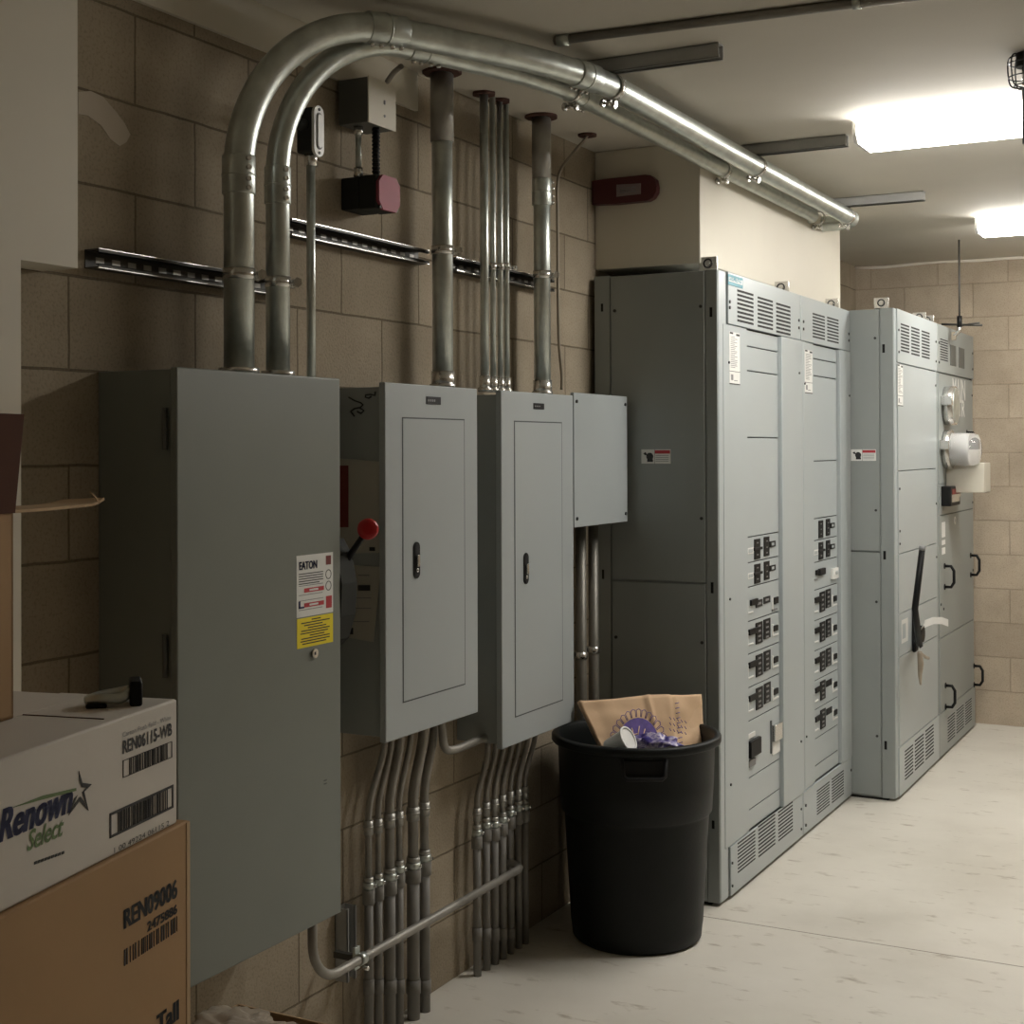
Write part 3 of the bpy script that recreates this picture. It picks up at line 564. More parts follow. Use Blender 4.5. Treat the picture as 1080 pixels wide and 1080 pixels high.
# ------------------------------------------------------------------ conduits
def bez(P,n=10):      # catmull-rom through points
    P=[Vector(p) for p in P]; Q=[P[0]*2-P[1]]+P+[P[-1]*2-P[-2]]; out=[]
    for i in range(1,len(Q)-2):
        for k in range(n):
            s=k/n; a,b,c,d=Q[i-1],Q[i],Q[i+1],Q[i+2]
            out.append(.5*((2*b)+(c-a)*s+(2*a-5*b+4*c-d)*s*s+(3*b-a-3*c+d)*s**3))
    out.append(P[-1]); return out
def bigpath(x0,y0,z0,R,phi,xe,zt,R2,yend,endbend):
    p=[(x0,y0,z0),(x0,y0,zt-R)]; d=(sin(phi),cos(phi)); K=18
    for i in range(1,K+1):
        a=pi/2*i/K;h=R*(1-cos(a)); p.append((x0+h*d[0],y0+h*d[1],zt-R+R*sin(a)))
    i_c=len(p)-1; x,y=p[-1][:2]; L=(xe-R2*(1-cos(phi))-x)/d[0]; x+=d[0]*L; y+=d[1]*L; p.append((x,y,zt))
    for i in range(1,25):
        a=phi*(1-i/24); p.append((x+R2*(cos(a)-cos(phi)),y+R2*(sin(phi)-sin(a)),zt))
    i_e=len(p)-1
    p.append((xe,yend-.12,zt))
    for i in range(1,9):
        a=pi/2*i/8; p.append((xe-.12*(1-cos(a)),yend-.12+.12*sin(a),zt))
    p.append((xe-.12-endbend,yend,zt))
    return [Vector(q) for q in p],i_c,i_e
def sleeve(t,p,d,L,r,m='galv',nm='coupling',scr=None,rings=True):
    d=Vector(d).normalized(); p=Vector(p); a=p-d*L/2; b=p+d*L/2; q=MB(); q.tube([a,a+d*.002,b-d*.002,b],[r*.97,r,r,r*.97],m,28)
    if rings:
        q.tube([p-d*.002,p+d*.002],r*1.04,m,28)
    if scr:
        s=Vector(scr).normalized()
        for f in (-.38,-.15,.15,.38): c=p+d*L*f; q.cyl(c+s*r*.95,c+s*(r+.008),.0055,'zinc',10)
    return q.build(nm,t)
def clampring(t,p,d,r,bolt,nm='pipe_clamp'):
    d=Vector(d).normalized(); p=Vector(p); q=MB(); q.ring(p-d*.013,d*.026,r+.003,r-.001,'zinc',32)
    b=Vector(bolt).normalized(); s=b.cross(d).normalized()
    for e in (-.008,.008): q.box(0,0,0,0,0,0,'zinc') if False else None
    c=p+b*(r+.014); q.tube([c-s*.020,c+s*.020],.005,'zinc',10); q.tube([c-s*.024,c-s*.014],.012,'zinc',6); q.tube([c+s*.014,c+s*.024],.012,'zinc',6)
    q.tube([p+b*r,p+b*(r+.02)],.008,'zinc',8)
    return q.build(nm,t,'zinc strut clamp with bolt')
r1,r2=.0355,.029
po,ic,ie=bigpath(.14,onX(252,300,.14).y,1.832,.40,.45,.585,2.705,1.3,6.60,.25)
t=thing('large_conduit',po[0],'thick outer galvanized conduit arching from the largest enclosure up along the ceiling','conduit','two thick arched conduits')
MB().tube(po,r1,'galv',32).build('pipe',t)
sleeve(t,(po[1].x,po[1].y,onX(252,185,.14).z),(0,0,1),.09,r1+.0035,scr=(1,-.35,0))
sleeve(t,po[ic],po[ic]-po[ic-1],.11,r1+.0035,scr=(.1,.0,-1)); kc=min(range(ic,ie+1),key=lambda k:abs(po[k].y-onZ(628,79,2.705).y)); sleeve(t,po[kc],po[kc+1]-po[kc-1],.10,r1+.0035,scr=(-.5,0,-1))
clampring(t,(po[0].x,po[0].y,onX(262,291,.14).z),(0,0,1),r1,(.6,.8,0))
MB().cyl(po[0]+Vector((0,0,.0)),po[0]+Vector((0,0,.014)),r1+.012,'zinc',8).build('locknut',t)
ys=tuple(onZ(u_,v_,H-.041).y-.02 for u_,v_ in ((763,63.5),(895,155.5),(976,212.5)))
for yy in ys: clampring(t,(.585,yy+.0,2.705),(0,1,0),r1,(-.25,0,-1))
LO=t
pi_,ic2,ie2=bigpath(.135,onX(293,300,.135).y,1.832,.385,.37,.455,2.705,1.2,6.42,.12)
t=thing('large_conduit',pi_[0],'slightly thinner galvanized conduit running inside and below the outermost arched one','conduit','two thick arched conduits')
MB().tube(pi_,r2,'galv',32).build('pipe',t)
sleeve(t,(pi_[1].x,pi_[1].y,onX(293,196,.135).z),(0,0,1),.09,r2+.0035,scr=(1,-.35,0)); sleeve(t,pi_[ic2]+(pi_[ic2]-pi_[ic2-1])*2,pi_[ic2]-pi_[ic2-1],.11,r2+.0035,scr=(.1,.0,-1)); kc=min(range(ic2,ie2+1),key=lambda k:abs(pi_[k].y-onZ(604,107,2.705).y)); sleeve(t,pi_[kc],pi_[kc+1]-pi_[kc-1],.10,r2+.0035,scr=(-.2,0,-1))
clampring(t,(pi_[0].x,pi_[0].y,onX(300,299,.135).z),(0,0,1),r2,(.6,.8,0))
MB().cyl(pi_[0],pi_[0]+Vector((0,0,.014)),r2+.012,'zinc',8).build('locknut',t)
for yy in ys: clampring(t,(.455,yy,2.705),(0,1,0),r2,(-.1,0,-1))
# thin conduit with LB fitting
c=onX(328,300,.10); zf=onX(330,168,.10).z
t=thing('conduit',(.10,c.y,1.832),'thin bright conduit on the largest enclosure, topped by a dark fitting with oval white cover','conduit')
MB().cyl((.10,c.y,1.832),(.10,c.y,zf),.0115,'galv',20).build('pipe',t)
zl=onX(330,113,.11).z
q=MB(); q.box(.075,.125,c.y-.030,c.y+.012,zf+.01,zl-.004,'boxdk',.008,3); q.cyl((.10,c.y,zf-.02),(.10,c.y,zf+.02),.017,'zinc',18); q.cyl((.1,c.y-.028,zl-.05),(.1,c.y-.07,zl-.05),.016,'boxdk',18); f=q.build('elbow_fitting',t,'dark gray cast elbow fitting')
q=MB(); zc=(zf+zl)/2; hh=(zl-zf)/2
def st2(rr,h2,x0,x1,m):
    P=[(x0,c.y-.009+rr*cos(pi*k/12),zc+(h2-rr)+rr*sin(pi*k/12)) for k in range(13)]+[(x0,c.y-.009+rr*cos(pi+pi*k/12),zc-(h2-rr)+rr*sin(pi+pi*k/12)) for k in range(13)]
    q.prism(P,(x1-x0,0,0),m)
st2(.021,hh,.125,.133,'meterw'); st2(.012,hh*.72,.133,.1345,'inkg'); st2(.009,hh*.65,.1345,.137,'meterw')
for s_ in (-1,1): q.cyl((.133,c.y-.009,zc+s_*hh*.85),(.1355,c.y-.009,zc+s_*hh*.85),.004,'screw',10)
q.build('fitting_cover',f,'oval white cover plate')
q=MB(); q.cyl((.1,c.y-.07,zl-.05),(.1,onX(300,128,.1).y,zl-.05),.0115,'boxdk',16); q.build('pipe',t)
# vertical conduits from panel tops to the ceiling
def flange(t,c,r,m='rust'):
    q=MB(); n=28; V=[]; 
    for k in range(n): w=2*pi*k/n; V.append((c[0]+r*(1+.12*noise.noise(Vector((cos(w)*2,sin(w)*2,c[1]*9))))*cos(w),c[1]+r*(1+.12*noise.noise(Vector((cos(w)*2,sin(w)*2,c[1]*9))))*sin(w),H-.008))
    q.prism(V,(0,0,.0078),m); return q.build('firestop_collar',t,'rust red sealant collar at the ceiling')
def riser(u,v,x,r,z0,label,col,coups,nm='conduit',grp='conduits rising from the panelboards to the ceiling',topth=None,mt='galv'):
    c=onX(u,v,x); t=thing(nm,(x,c.y,z0),label,'conduit',grp)
    MB().cyl((x,c.y,z0),(x,c.y,H-.002),r,mt,24).build('pipe',t)
    if topth: zz=onX(u,topth,x).z; MB().cyl((x,c.y,zz),(x,c.y,H-.012),r+.004,'galvd',24).build('upper_sleeve',t)
    for v_,L in coups: sleeve(t,(x,c.y,onX(u,v_,x).z),(0,0,1),L,r+.005,'galv',scr=(.8,.6,0))
    MB().cyl((x,c.y,z0),(x,c.y,z0+.05),r+.004,'zinc',20).cyl((x,c.y,z0),(x,c.y,z0+.012),r+.009,'zinc',8).build('connector',t)
    if col: flange(t,(x,c.y),col)
    return t,c
t,cA=riser(466.5,260,.085,.031,1.837,'thick conduit rising from the first panelboard, left of the bundle of thin ones',.058,[],topth=150)
clampring(t,(.085,cA.y,onX(466,264,.085).z),(0,0,1),.031,(.7,.7,0))
t,cB=riser(571.5,260,.09,.0285,1.837,'thick conduit rising from the second panelboard, right of the bundle of thin ones',.055,[(203,.09)],topth=190)
clampring(t,(.09,cB.y,onX(572,290,.09).z),(0,0,1),.0285,(.7,.7,0))
tn=['first and thickest of the four thin bundled risers above the second panelboard','second from the left of the four thin bundled risers','third from the left of the four thin bundled risers','rightmost of the four thin bundled risers']
for (u,r,cl),lb_ in zip(((510.8,.0135,.036),(519.8,.0095,None),(527.3,.0095,.034),(534,.0095,None)),tn):
    t,cc=riser(u,260,.07,r,1.837,lb_,cl,[],grp='four thin bundled conduits')
    if u>515: q=MB(); zc=onX(u,281,.07).z; q.ring((.07,cc.y,zc-.011),(0,0,.022),r+.003,r-.001,'zinc',20); q.tube([(.09,cc.y+.002,zc-.006),(.105,cc.y+.006,zc-.006)],.007,'zinc',8); q.build('pipe_clamp',t)
# thin cable at the right
P=[(592.5,411),(592.5,395),(589.5,360),(588.5,300),(588,230),(588,195),(592,178),(603,163),(612,153),(619,143)]
pts=[onX(u,v,.06) for u,v in P]; pts[-1]=onZ(619.5,143,H-.005); pts[-2]=(pts[-1]+onX(610,156,.09))/2
t=thing('cable',pts[0],'thin gray cable climbing the wall to the ceiling beside the cream bulkhead','cable')
MB().tube(bez(pts,6),.0055,'copper',10).build('sheath',t)
flange(t,(pts[-1].x,pts[-1].y),.033)
# ------------------------------------------------------------------ strut channels
def strut(mx,L,m='strut',slots=True,th=.0025,w=.041):
    """channel: local x = length, z = opening side, y = width"""
    q=MB(mx); h=.041; l=.009
    q.box(0,L,-w/2,w/2,0,th,m); q.box(0,L,-w/2,-w/2+th,0,h,m); q.box(0,L,w/2-th,w/2,0,h,m)
    q.box(0,L,-w/2,-w/2+l,h-th,h,m); q.box(0,L,w/2-l,w/2,h-th,h,m); q.box(0,L,-w/2+l-th,-w/2+l,h-.008,h,m); q.box(0,L,w/2-l,w/2-l+th,h-.008,h,m)
    if slots:
        k=0
        while .03+k*.05<L-.03: q.box(.03+k*.05,.055+k*.05,-.007,.007,th,th+.0012,'galvd'); k+=1
    return q
def wallstrut(u0,u1,v,label,name='strut_channel'):
    a=onX(u0,v,.035); b=onX(u1,v,.035)
    mx=Matrix.Translation((.0,a.y,a.z))@Matrix(((0,0,1),(1,0,0),(0,1,0))).to_4x4()
    q=strut(mx,b.y-a.y,'strut'); t=thing(name,(0,a.y,a.z),label,'strut channel','wall strut channels')
    q.build('channel',t); e=MB(mx)
    e.box(0,b.y-a.y,-.0215,-.0195,.0385,.0418,'zinc'); e.box(0,b.y-a.y,.0195,.0215,.0385,.0418,'zinc'); e.build('channel_lip',t,'bright edge of the channel')
    return a,b
wallstrut(102,300,272,'short slotted steel channel on the wall above the largest enclosure')
zs_=wallstrut(306,420,239,'slotted steel channel behind the thin bright conduit and below the pink box')
a0=onX(420.2,250,.035)
wallstrut(306,306.1,239,'') if False else None
mx=None
# remaining wall channel runs on the same line
zl_=zs_[0].z
def wallstrut_y(y0,y1,z,label):
    mx=Matrix.Translation((.0,y0,z))@Matrix(((0,0,1),(1,0,0),(0,1,0))).to_4x4()
    t=thing('strut_channel',(0,y0,z),label,'strut channel','wall strut channels'); strut(mx,y1-y0,'strut').build('channel',t)
    e=MB(mx); e.box(0,y1-y0,-.0215,-.0195,.0385,.0418,'zinc'); e.box(0,y1-y0,.0195,.0215,.0385,.0418,'zinc'); e.build('channel_lip',t,'bright edge of the channel')
for o in [o for o in D.objects if o.name.startswith('strut_channel') and o.get('label','').startswith('slotted steel')]:
    for ch in list(o.children): D.objects.remove(ch)
    D.objects.remove(o)
wallstrut_y(zs_[0].y,onX(451,265,.035).y,zl_,'slotted steel channel on the wall behind the thin bright conduit and below the pink box')
wallstrut_y(onX(480,272,.035).y,onX(583,290,.035).y,zl_,'slotted steel channel on the wall behind the bundle of thin risers')
# vertical strut at the bottom
a=onX(371,957,.04); b=onX(371,1034,.04); mx=Matrix.Translation((0,a.y,b.z))@Matrix(((0,0,1),(0,-1,0),(1,0,0))).to_4x4()
t=thing('strut_channel',(0,a.y,b.z),'short upright steel channel low on the wall under the largest enclosure','strut channel','wall strut channels'); strut(mx,a.z-b.z,'strutg',False,w=.045).build('channel',t)
for i,(yy,xe,lab) in enumerate(((ys[0],onZ(763,63.5,H-.041).x,'gray ceiling channel nearest the camera, crossing over the two arched conduits'),(ys[1],onZ(895,155.5,H-.041).x,'gray ceiling channel in the middle, pointing at the nearer ceiling light'),(ys[2],onZ(976,212.5,H-.041).x,'gray ceiling channel farthest from the camera, near the conduit ends'))):
    x0=.36; mx=Matrix.Translation((x0,yy,H))@Matrix(((1,0,0),(0,-1,0),(0,0,-1))).to_4x4()
    t=thing('ceiling_channel',(x0,yy,H),lab,'strut channel','ceiling strut channels'); q=strut(mx,xe-x0,'strutg',False); q.build('channel',t)
# thin ceiling conduit
a=onZ(585,43,H-.012); b=onZ(930,0,H-.012); d=(b-a)
t=thing('ceiling_conduit',a,'thin dark conduit running across the ceiling at the top edge of the photo','conduit'); MB().cyl(a,a+d*1.9,.0125,'emt',16).build('pipe',t)
MB().cyl(a+d*.01,a+d*.05,.017,'galv',16).build('coupling',t); 
for f in (.93,): c=a+d*f; MB().box(c.x-.012,c.x+.012,c.y-.035,c.y+.035,H-.004,H-.0005,'galv',.001).ring((c.x-.01,c.y,c.z),(.02,0,0),.016,.0124,'galv',20).build('strap',t)
# ------------------------------------------------------------------ white box, pink fire box, flex
a=onX(388.5,88,.11); b=onX(416.5,83,.11); zb_=onX(388.5,128,.11).z
t=thing('junction_box',(.055,(a.y+b.y)/2,zb_),'off-white sheet box at the wall top directly above the pink-covered box','junction box')
MB().box(.012,.108,a.y,b.y,zb_,a.z+.02,'graydk',.002).build('enclosure',t); q=MB().box(.108,.112,a.y-.002,b.y+.002,zb_-.002,a.z+.022,'cream',.001)
yc=(a.y+b.y)/2
for dz in (.03,.065,.07): q.cyl((.112,yc+.01,zb_+dz),(.1135,yc+.01,zb_+dz),.004,'inkg',10)
q.build('cover',t,'cream cover plate')
xx=.12; a2=onX(398,183,xx); b2=onX(420,225,xx)
t=thing('fire_alarm_box',(.06,(a2.y+b2.y)/2,b2.z),'dark square box with a faded pink-red octagonal cover, hanging on the wall','junction box')
ya2=a2.y; yb2=b2.y; z1=a2.z; z0=onX(398,219,xx).z
MB().box(0,.055,ya2,yb2,z0+.002,z1-.002,'boxdk',.004).box(.060,xx-.004,ya2+.001,yb2-.001,z0,z1,'boxdk',.004).box(.05,.065,ya2+.004,yb2-.004,z0+.004,z1-.004,'boxdk').build('box_body',t)
ch=.02; MB().prism([(xx-.004,y,z) for y,z in ((ya2+ch,z1),(yb2-ch,z1),(yb2,z1-ch),(yb2,z0+ch),(yb2-ch,z0-.002),(ya2+ch,z0-.002),(ya2,z0+ch),(ya2,z1-ch))],(.010,0,0),'pink').build('cover',t,'faded pink-red octagonal cover')
q=MB()
for s_ in (ya2+.014,yb2-.014): q.cyl((xx-.002,s_,z0+.006),(xx+.004,s_,z0+.006),.006,'screw',10)
q.build('cover_screw',t)
def short(nm,lab,cat,P,r,m,rib=False,grp=None):
    t=thing(nm,P[0],lab,cat,grp); q=MB(); pts=bez(P,8) if len(P)>2 else [Vector(p) for p in P]
    q.tube(pts,r,m,14)
    if rib:
        p0,p1=pts[0],pts[-1]; n=int((p1-p0).length/.010)
        for i in range(n): 
            c=p0.lerp(p1,(i+.5)/n); d=(p1-p0).normalized(); q.tube([c-d*.0025,c+d*.0025],r*1.22,m,14)
    q.build('pipe',t); return t,pts
yj=ya2+.012
t,_=short('conduit','short bright conduit joining the white box to the pink-covered box','conduit',[(.05,yj,z1),(.05,yj,zb_)],.0085,'galv')
for zz in (z1+.012,zb_-.012): MB().cyl((.05,yj,zz-.012),(.05,yj,zz+.012),.013,'zinc',14).build('connector',t)
short('flexible_conduit','short black ribbed flexible conduit beside the short bright one','conduit',[(.085,yj+.035,z1),(.085,yj+.035,zb_)],.0095,'blackm',True)
w0=onX(409,86,.14); w1=onX(432,66,.25)
short('flexible_conduit','short bare gray flex stub curving out of the arched conduit coupling','conduit',[onX(408.5,86,.113),onX(415,77,.16),onX(423,70,.21)],.0075,'emt')
# ------------------------------------------------------------------ maroon device on bulkhead
yf=4.955; uv=[(626.5,192.5),(645,190),(684,185.8),(690,186.5),(694.5,190.5),(696,198),(695.5,204),(692,210),(686,213.2),(652,216.5),(627,217.5)]
P=[onY(u,v,yf) for u,v in uv]; P=[Vector((max(p.x,.004),yf,p.z)) for p in P]
t=thing('alarm_strobe',(P[0].x,yf,P[0].z),'dark maroon bar-shaped wall device with rounded end on the cream bulkhead','alarm device')
MB().prism(P,(0,-.035,0),'maroon').build('housing',t)
Q=[onY(u,v,yf-.035) for u,v in ((650.5,195),(676,193.5),(676,204.5),(650.5,207.5))]
q=MB().prism(Q,(0,-.004,0),'plate'); 
for f in (.3,.5,.7): a=Q[0].lerp(Q[3],f); b=Q[1].lerp(Q[2],f); q.tube([a+(b-a)*.15-Vector((0,.004,0)),a+(b-a)*.8-Vector((0,.004,0))],.0015,'inkg',6)
q.build('label_plate',t,'grayish inset plate')
# ------------------------------------------------------------------ lights
def fixture(u,vt,label):
    a=onZ(u,vt,H-.003); L=1.25; Wd=.235; t=thing('ceiling_light',(a.x,a.y,H),label,'ceiling light','fluorescent ceiling lights')
    MB().box(a.x+.01,a.x+L-.01,a.y+.05,a.y+Wd-.05,H-.03,H-.0005,'lamph',.003).build('housing',t)
    q=MB(); y0=a.y+.004; y1=a.y+Wd-.004; z0=H-.078; pr=[(y0,H-.007),(y0+.004,z0+.025),(y0+.03,z0),(y1-.03,z0),(y1-.004,z0+.025),(y1,H-.007)]
    q.prism([(a.x+.012,y,z) for y,z in pr],(L-.02,0,0),'lens'); q.build('lens',t,'glowing white lens')
    q=MB(); q.prism([(a.x-.002,y,z) for y,z in pr],(.014,0,0),'lamph'); q.build('end_cap',t); q=MB(); q.prism([(a.x+L-.008,y,z) for y,z in pr],(.012,0,0),'lamph'); q.build('end_cap',t)
    return a
f1=fixture(899,127,'nearer lit white ceiling light, cut by the right edge of the photo')
f2=fixture(1028,229,'farther lit white ceiling light, small at the right edge')
# caged device near the right edge
c=onZ(1083,56,H); 
t=thing('caged_sprinkler',(c.x,c.y,H),'black wire-caged ceiling device at the upper right edge','sprinkler')
q=MB(); r=.05
for k in range(8):
    w=2*pi*k/8; e=Vector((cos(w),sin(w),0)); q.tube(bez([c+e*.02+Vector((0,0,-.002)),c+e*r+Vector((0,0,-.012)),c+e*r+Vector((0,0,-.07)),c+e*r*.75+Vector((0,0,-.095)),c+Vector((0,0,-.1))],5),.0022,'screw',6)
for zz,rr in ((-.03,r),(-.07,r),(-.095,r*.7)): q.ring(c+Vector((0,0,zz)),(0,0,.003),rr+.002,rr-.002,'screw',28)
q.build('cage',t,'black wire cage'); q=MB(); q.cyl(c+Vector((0,0,-.04)),c,.03,'boxdk',20); q.cyl(c+Vector((0,0,-.09)),c+Vector((0,0,-.04)),.014,'zinc',14); q.build('sprinkler_head',t)
q=MB(); q.cyl(c+Vector((.008,.0,-.26)),c+Vector((.008,0,-.1)),.022,'graydk',16); q.build('stem',t)
# hanging rod in front of back wall
c=onX(1012,300,.78); top=Vector((c.x,c.y,H)); bt=onX(1012,344,.78)
yy=8.0; top=onY(1012,270,yy); bt=onY(1012,343,yy); xq=bt.x
t=thing('hanging_rod',(xq,yy,H),'thin hanger rod with a crosswise rod, dangling before the back wall by the farthest section','rod')
MB().cyl((xq,yy,H),(xq,yy,bt.z-.0),.0055,'strut',8).build('rod',t)
a=onY(993,342,yy); b=onY(1036,343,yy); MB().tube([a,b],.006,'strut',8).tube([onY(1015,343,yy),onY(1033,340.5,yy-.03)],.005,'strut',8).build('cross_rod',t)
q=MB(); q.cyl((xq,yy,bt.z-.01),(xq,yy,bt.z+.05),.014,'black',12); p=onY(1011.5,349,yy); q.tube([(xq,yy,bt.z),p,onY(1006,354,yy)],.013,'zinc',10); p=onY(1006,354,yy); q.box(p.x-.012,p.x+.012,yy-.012,yy+.012,p.z-.025,p.z+.02,'copper',.003); q.build('clamp',t)
# ------------------------------------------------------------------ lower conduits
def lower(specs,z_top,x,lab,grp,bendv):
    n=len(specs); ordn=['leftmost','second','third','fourth','fifth','sixth','seventh']
    for i,(ub,ut,vc,vr,r,vt) in enumerate(specs):
        c=onX(ub,960,x); yb=c.y; ct=onX(ut,vt,x+.01); yt=ct.y
        zc=onX(ub,vc,x).z; zr=onX(ub,vr,x).z
        t=thing('conduit',(x,yb,0),(ordn[i] if i<n-1 else 'rightmost')+lab,'conduit',grp)
        MB().cyl((x,yb,0),(x,yb,zc),r+.003,'pvc',20).build('lower_pipe',t)
        q=MB(); q.tube([(x,yb,zc-.03),(x,yb,zc-.028),(x,yb,zc+.01),(x,yb,zc+.012)],[r+.005,r+.008,r+.008,r+.003],'pvc',20); q.build('adapter',t)
        q=MB(); q.cyl((x,yb,zc+.01),(x,yb,zc+.03),r+.007,'galv',8); q.cyl((x,yb,zc+.03),(x,yb,zc+.045),r+.004,'galvd',20); q.cyl((x+r,yb+.004,zc+.02),(x+r+.012,yb+.006,zc+.02),.005,'zinc',8); q.build('locknut',t)
        zt=z_top; z1=zr+.03; z2=zt-.02
        P=[(x,yb,zc+.03),(x,yb,zr),(x,yb,z1)]
        for k in range(1,12):
            s=k/12; e=s*s*(3-2*s); P.append((x+.012*e,yb+(yt-yb)*e,z1+(z2-z1)*s))
        P+= [(x+.012,yt,z2),(x+.012,yt,zt)]
        MB().tube(P,r,'emt',18).build('upper_pipe',t)
        q=MB(); q.cyl((x,yb,zr-.022),(x,yb,zr+.018),r+.0035,'galvd',20); q.cyl((x,yb,zr-.003),(x,yb,zr+.003),r+.005,'galvd',20); q.build('coupling',t)
        zz=onX(ub,1040 if n==6 else 985,x).z
        if zz>.05: MB().cyl((x,yb,zz-.02),(x,yb,zz+.02),r+.006,'pvc',20).build('pipe_coupling',t)
lower([(388.8,405,942,872,.0095,787),(399,412.5,938,870,.0085,784),(411,421.5,932,864,.0135,781),(421.2,433,924,862,.009,778),(435.8,446.5,920,857,.0155,773),(447.8,457.5,912,852,.013,770)],.8655,.055,' of the six conduits dropping from the first panelboard to the floor','conduits below the first panelboard',0)
lower([(503.3,514,885,858,.0095,793),(513,522.5,877,852,.0095,791),(522,531,876,848,.0095,789),(530.3,540,871,844,.0095,787),(538.7,548,864,840,.0085,785),(547,556.5,859,838,.0085,783),(554,564.5,857,835,.0085,781)],.728,.055,' of the seven conduits dropping from the second panelboard to the floor','conduits below the second panelboard',0)
# low sloping-looking horizontal conduit
xx=.125; P=[onX(328.5,975,xx),onX(329.5,995,xx)]; P[0].y=P[1].y; top=Vector((xx,P[1].y,.5098))
zh=onX(445,975,xx).z; e0=onX(376,1017,xx); y_s=P[1].y; Rb=.11
pts=[top,Vector((xx,y_s,zh+Rb))]+[Vector((xx,y_s+Rb-Rb*cos(pi/2*k/10),zh+Rb-Rb*sin(pi/2*k/10))) for k in range(1,11)]
ye=(onX(530.3,960,.055).y+onX(538.7,960,.055).y)/2; pts+=[Vector((xx,ye-.06,zh))]+[Vector((xx-.06+.06*cos(pi/2*k/6),ye-.06+.06*sin(pi/2*k/6),zh)) for k in range(1,7)]+[Vector((.001,ye,zh))]
t=thing('horizontal_conduit',top,'gray conduit bending out under the largest enclosure and running low across the vertical ones','conduit'); MB().tube(pts,.0125,'emt',20).build('pipe',t)
c=onX(381,1014,xx); q=MB(); q.ring((xx,c.y-.012,zh),(0,.024,0),.016,.0122,'galv',24); q.box(xx-.02,xx-.012,c.y-.012,c.y+.012,zh-.03,zh+.03,'galv',.001); q.box(.041,xx-.012,c.y-.008,c.y+.008,zh-.008,zh+.008,'strut'); q.cyl((xx+.006,c.y,zh-.022),(xx+.022,c.y,zh-.022),.006,'zinc',8); q.build('strap',t)
# short conduit between P1 and P2
z1=.8655; z2=onX(498,783,.10).z; yA=onX(466,768,.10).y; yB=3.8782+.0125
short('conduit','short bent conduit linking the undersides of the two panelboards','conduit',[(.10,yA,z1),(.10,yA+.002,z1-.035),(.10,yA+.035,z2+.004),(.10,yB-.04,z2),(.10,yB,z2)],.0125,'emt')
# two conduits under pull box
for u,lab in ((613,'left of the two shaded conduits dropping from the small blank cover box'),(626,'right of the two shaded conduits dropping from the small blank cover box')):
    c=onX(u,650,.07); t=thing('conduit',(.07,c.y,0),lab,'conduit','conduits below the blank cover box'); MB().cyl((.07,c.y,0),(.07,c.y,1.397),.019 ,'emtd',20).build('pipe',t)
    zz=onX(u,691 if u<620 else 685,.07).z; q=MB(); q.ring((.07,c.y,zz-.012),(0,0,.024),.022,.0188,'zinc',24); q.box(.041,.05,c.y-.036,c.y+.036,zz-.012,zz+.012,'zinc',.001); q.build('strap',t)
# ------------------------------------------------------------------ bin with contents
bc=Vector((.353,4.50,0)); t=thing('trash_can',bc,'round black plastic trash can standing in front of the tall switchboard side','trash can')
q=MB(); prof=[(0,.004),(.205,.0),(.218,.012),(.222,.05),(.224,.06),(.245,.42),(.247,.43),(.256,.435),(.262,.53),(.266,.655),(.268,.66),(.284,.662),(.288,.668),(.288,.684),(.282,.690),(.268,.690),(.262,.684),(.256,.655),(.236,.42),(.212,.05),(.0,.03)]
q.lathe(bc,prof,'bin',72); q.build('bin_body',t)
for w in (math.atan2(-4.45,1.85)+.10,math.atan2(-4.45,1.85)+.10+pi):
    e=Vector((cos(w),sin(w),0)); s=Vector((-sin(w),cos(w),0)); c=bc+e*.268
    q=MB(); k=lambda a,z,o:tuple(c+s*a+e*o+Vector((0,0,z)))
    q.tube([k(-.072,.655,.0),k(-.066,.60,.012),k(-.055,.592,.016),k(.055,.592,.016),k(.066,.60,.012),k(.072,.655,.0)],.007,'blackm',8); q.prism([k(-.068,.648,-.003),k(-.06,.598,-.003),k(.06,.598,-.003),k(.068,.648,-.003)],e*.004,'black'); q.build('handle',t)
# paper bag: an upright crumpled bag facing the camera side
vx=Vector((.86,.51,0)).normalized(); vy_=Vector((-.70,.55,-.42)).normalized()
bo=bc+Vector((-.02,.03,.69))
def bp(u,v,d=0):      # point on the bag's front plane
    dr=sight(u,v); n=vy_; tt=((bo+vy_*(d-.03))-CAM).dot(n)/dr.dot(n); return CAM+dr*tt
nu,nv=60,20; TL,TR,BL,BR=(611,739),(742.5,730),(640,800),(747,800)
t=thing('paper_bag',bo+Vector((0,0,.6)),'brown paper bag with a round purple print stuffed in the black trash can','paper bag')
q=MB(); V=[];V2=[]
for j in range(nv+1):
    for i in range(nu+1):
        s=i/nu; r=j/nv; topv=TL[1]+(TR[1]-TL[1])*s+ (.9*sin(s*9) if j==0 else 0); 
        ul=TL[0]+(BL[0]-TL[0])*min(1,r*1.0); ur=TR[0]+(BR[0]-TR[0])*r
        u=ul+(ur-ul)*s; v=topv+(800-topv)*r
        p=bp(u,v); cr=.007*noise.noise(Vector((s*6,r*5,1.3)))+.010*max(0,1-abs(s-.54)/.03)-.007*max(0,1-abs(s-.74)/.03)+.004*abs(sin((s-.5)*8)) - (.02 if s>.73 else 0)*(s-.73)*4
        V.append(p-vy_*cr); V2.append(p+vy_*(.02+.01*noise.noise(Vector((s*4,r*3,5)))))
n=(nu+1); F=[(j*n+i,j*n+i+1,(j+1)*n+i+1,(j+1)*n+i) for j in range(nv) for i in range(nu)]
o2=len(V); F2=[tuple(o2+k for k in f[::-1]) for f in F]
